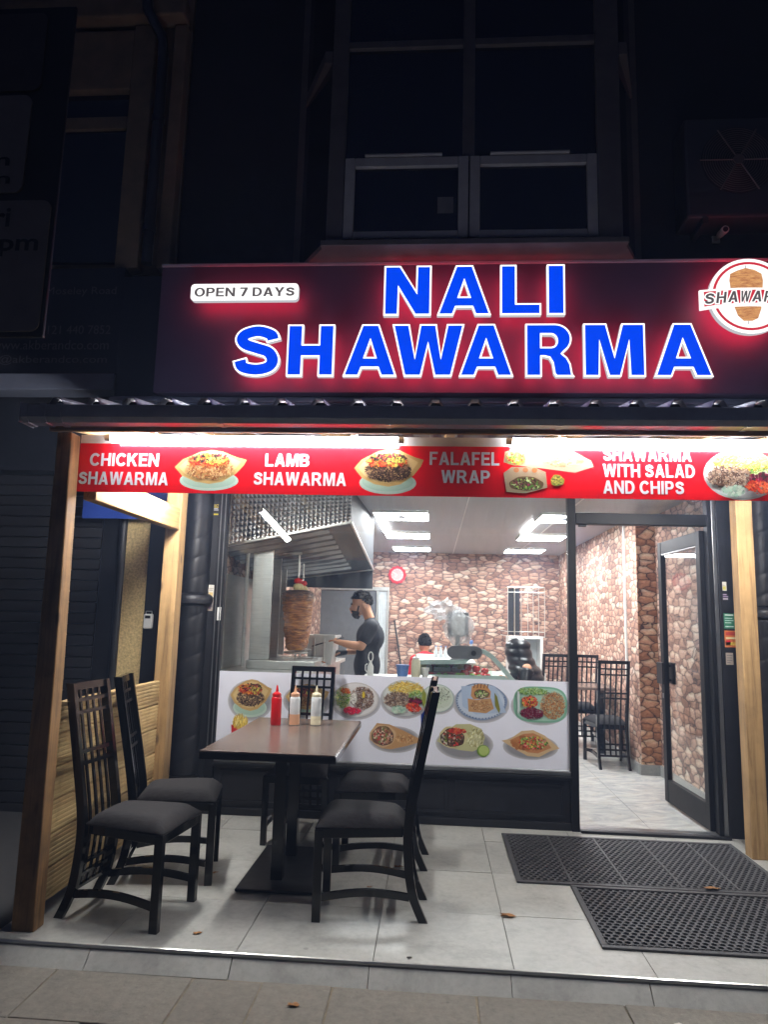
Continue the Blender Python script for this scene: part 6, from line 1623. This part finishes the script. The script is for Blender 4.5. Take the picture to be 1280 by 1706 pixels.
for pre, s_ in (('l', -1), ('r', 1)):
    a, b_, c = (Vector(J[pre + k_][:3]) for k_ in ('s', 'e', 'w')); pts = [a.lerp(b_, q / 8) for q in range(8)] + [b_.lerp(c, q / 7) for q in range(7)]
    MB().tube([tuple(q) for q in pts], [(.085 - .0025 * i) * (1 + .09 * (1 if i % 2 else -1)) for i in range(len(pts))], 16).build('sleeve', M['puffer'], pp, smooth='all')
Q = dict(w=(1.02, 2.4, .53, .13), a=(.90, 2.31, .53, .105), b=(.66, 2.29, .54, .08), c=(.68, 2.29, .12, .06), d=(.90, 2.49, .53, .105), e=(.66, 2.51, .54, .08), f=(.68, 2.51, .12, .06)); skin('trousers', Q, chain('w', 'a', 'b', 'c') + chain('w', 'd', 'e', 'f'), M['trousers'], pp, voxel=.012)
# seated youngster in red
pr_ = thing('person', 'dark-haired youngster in a red top sitting behind the display fridge', 'person', (-.1, 4.6, 0))
J = dict(hip=(-.10, 4.6, .55, .11), belly=(-.10, 4.6, .68, .10), chest=(-.10, 4.58, .84, .115), top=(-.10, 4.56, .94, .085), neck=(-.10, 4.55, 1.01, .042), face=(-.10, 4.52, 1.10, .076), head=(-.10, 4.53, 1.17, .082), nose=(-.13, 4.435, 1.09, .012),
         ls=(-.25, 4.57, .92, .052), le=(-.29, 4.52, .72, .04), lw=(-.22, 4.36, .70, .028), lh=(-.20, 4.31, .70, .03), rs=(.05, 4.57, .92, .052), re=(.09, 4.52, .72, .04), rw=(.03, 4.36, .70, .028), rh=(.01, 4.31, .70, .03),
         lt=(-.18, 4.56, .51, .07), lk=(-.19, 4.25, .52, .055), la=(-.19, 4.27, .09, .04), lf=(-.19, 4.15, .04, .034), rt=(-.02, 4.56, .51, .07), rk=(-.01, 4.25, .52, .055), ra=(-.01, 4.27, .09, .04), rf=(-.01, 4.15, .04, .034))
E = chain('hip', 'belly', 'chest', 'top', 'neck', 'face', 'head') + chain('face', 'nose') + chain('top', 'ls', 'le', 'lw', 'lh') + chain('top', 'rs', 're', 'rw', 'rh') + chain('hip', 'lt', 'lk', 'la', 'lf') + chain('hip', 'rt', 'rk', 'ra', 'rf')
fingers(J, E, 'lh', 'l', (0, -1, 0), (0, 0, 1), (1, 0, 0), .7, .06); fingers(J, E, 'rh', 'r', (0, -1, 0), (0, 0, 1), (-1, 0, 0), .7, .06)
skin('body', J, E, M['skin'], pr_, voxel=.0065, extra=(((-.10, 4.53, 1.145), (.07, .092, .11), 0), ((-.168, 4.54, 1.11), (.01, .016, .026), 0), ((-.032, 4.54, 1.11), (.01, .016, .026), 0)))
T_ = {k_: (*J[k_][:3], J[k_][3] + .02) for k_ in ('hip', 'belly', 'chest', 'top', 'ls', 'rs', 'le', 're')}; T_['neck'] = (-.10, 4.552, .99, .062)
skin('red_top', T_, chain('hip', 'belly', 'chest', 'top', 'neck') + chain('top', 'ls', 'le') + chain('top', 'rs', 're'), M['redcloth'], pr_, voxel=.011)
Q = dict(w=(-.10, 4.58, .55, .115), a=(-.18, 4.50, .52, .085), b=(-.19, 4.25, .525, .068), c=(-.19, 4.27, .10, .055), d=(-.02, 4.50, .52, .085), e=(-.01, 4.25, .525, .068), f=(-.01, 4.27, .10, .055)); skin('trousers', Q, chain('w', 'a', 'b', 'c') + chain('w', 'd', 'e', 'f'), M['trousers'], pr_, voxel=.012)
shell('hair', (-.10, 4.535, 1.165), .103, lambda d: d.z > .1 or (d.y > .1 and d.z > -.45), M['hair'], pr_, sc=(.92, 1, 1.1))
for s_ in (-1, 1): MB().lathe([(.002, -.007), (.009, 0), (.002, .007)], (-.115 + s_ * .03, 4.452, 1.115), 8).build('eye', M['ink'], pr_)
pr_.rotation_euler.z = R(200)
def stool(x, y, h, lb):
    t = thing('stool', lb, 'stool', (x, y, 0)); MB().lathe([(.17, h - .05), (.18, h - .04), (.18, h - .01), (.16, h)], (x, y, 0), 24).build('seat', M['chairblack'], t, smooth=True)
    for a in range(4): MB().tube([(x + .12 * math.cos(.8 + a * 1.5708), y + .12 * math.sin(.8 + a * 1.5708), h - .05), (x + .17 * math.cos(.8 + a * 1.5708), y + .17 * math.sin(.8 + a * 1.5708), 0)], .012, 8).build('leg', M['steel'], t)
stool(1.03, 2.4, .41, 'black stool under the person in the puffer jacket'); stool(-.10, 4.6, .43, 'black stool under the youngster in red')
# ================================================================ added scattering volume standing in for lens glow round the lamps
hz = B(-155, 155, -165, 65, -1.3, 9.9).build('lens_glow_volume', M['white'], None, kind='stuff', label='thin scattering volume added to imitate lens glow around the lit signs')
k = N('lens_glow_scatter')
k.t.nodes.remove(k.b)
pv_ = k.n('VolumePrincipled')
pv_.inputs['Color'].default_value = (0.5, 0.64, 1.0, 1)
pv_.inputs['Density'].default_value = 0.008
pv_.inputs['Anisotropy'].default_value = 0.35
k.l(pv_.outputs[0], k.out.inputs['Volume'])
hz.data.materials.clear(); hz.data.materials.append(k.m)
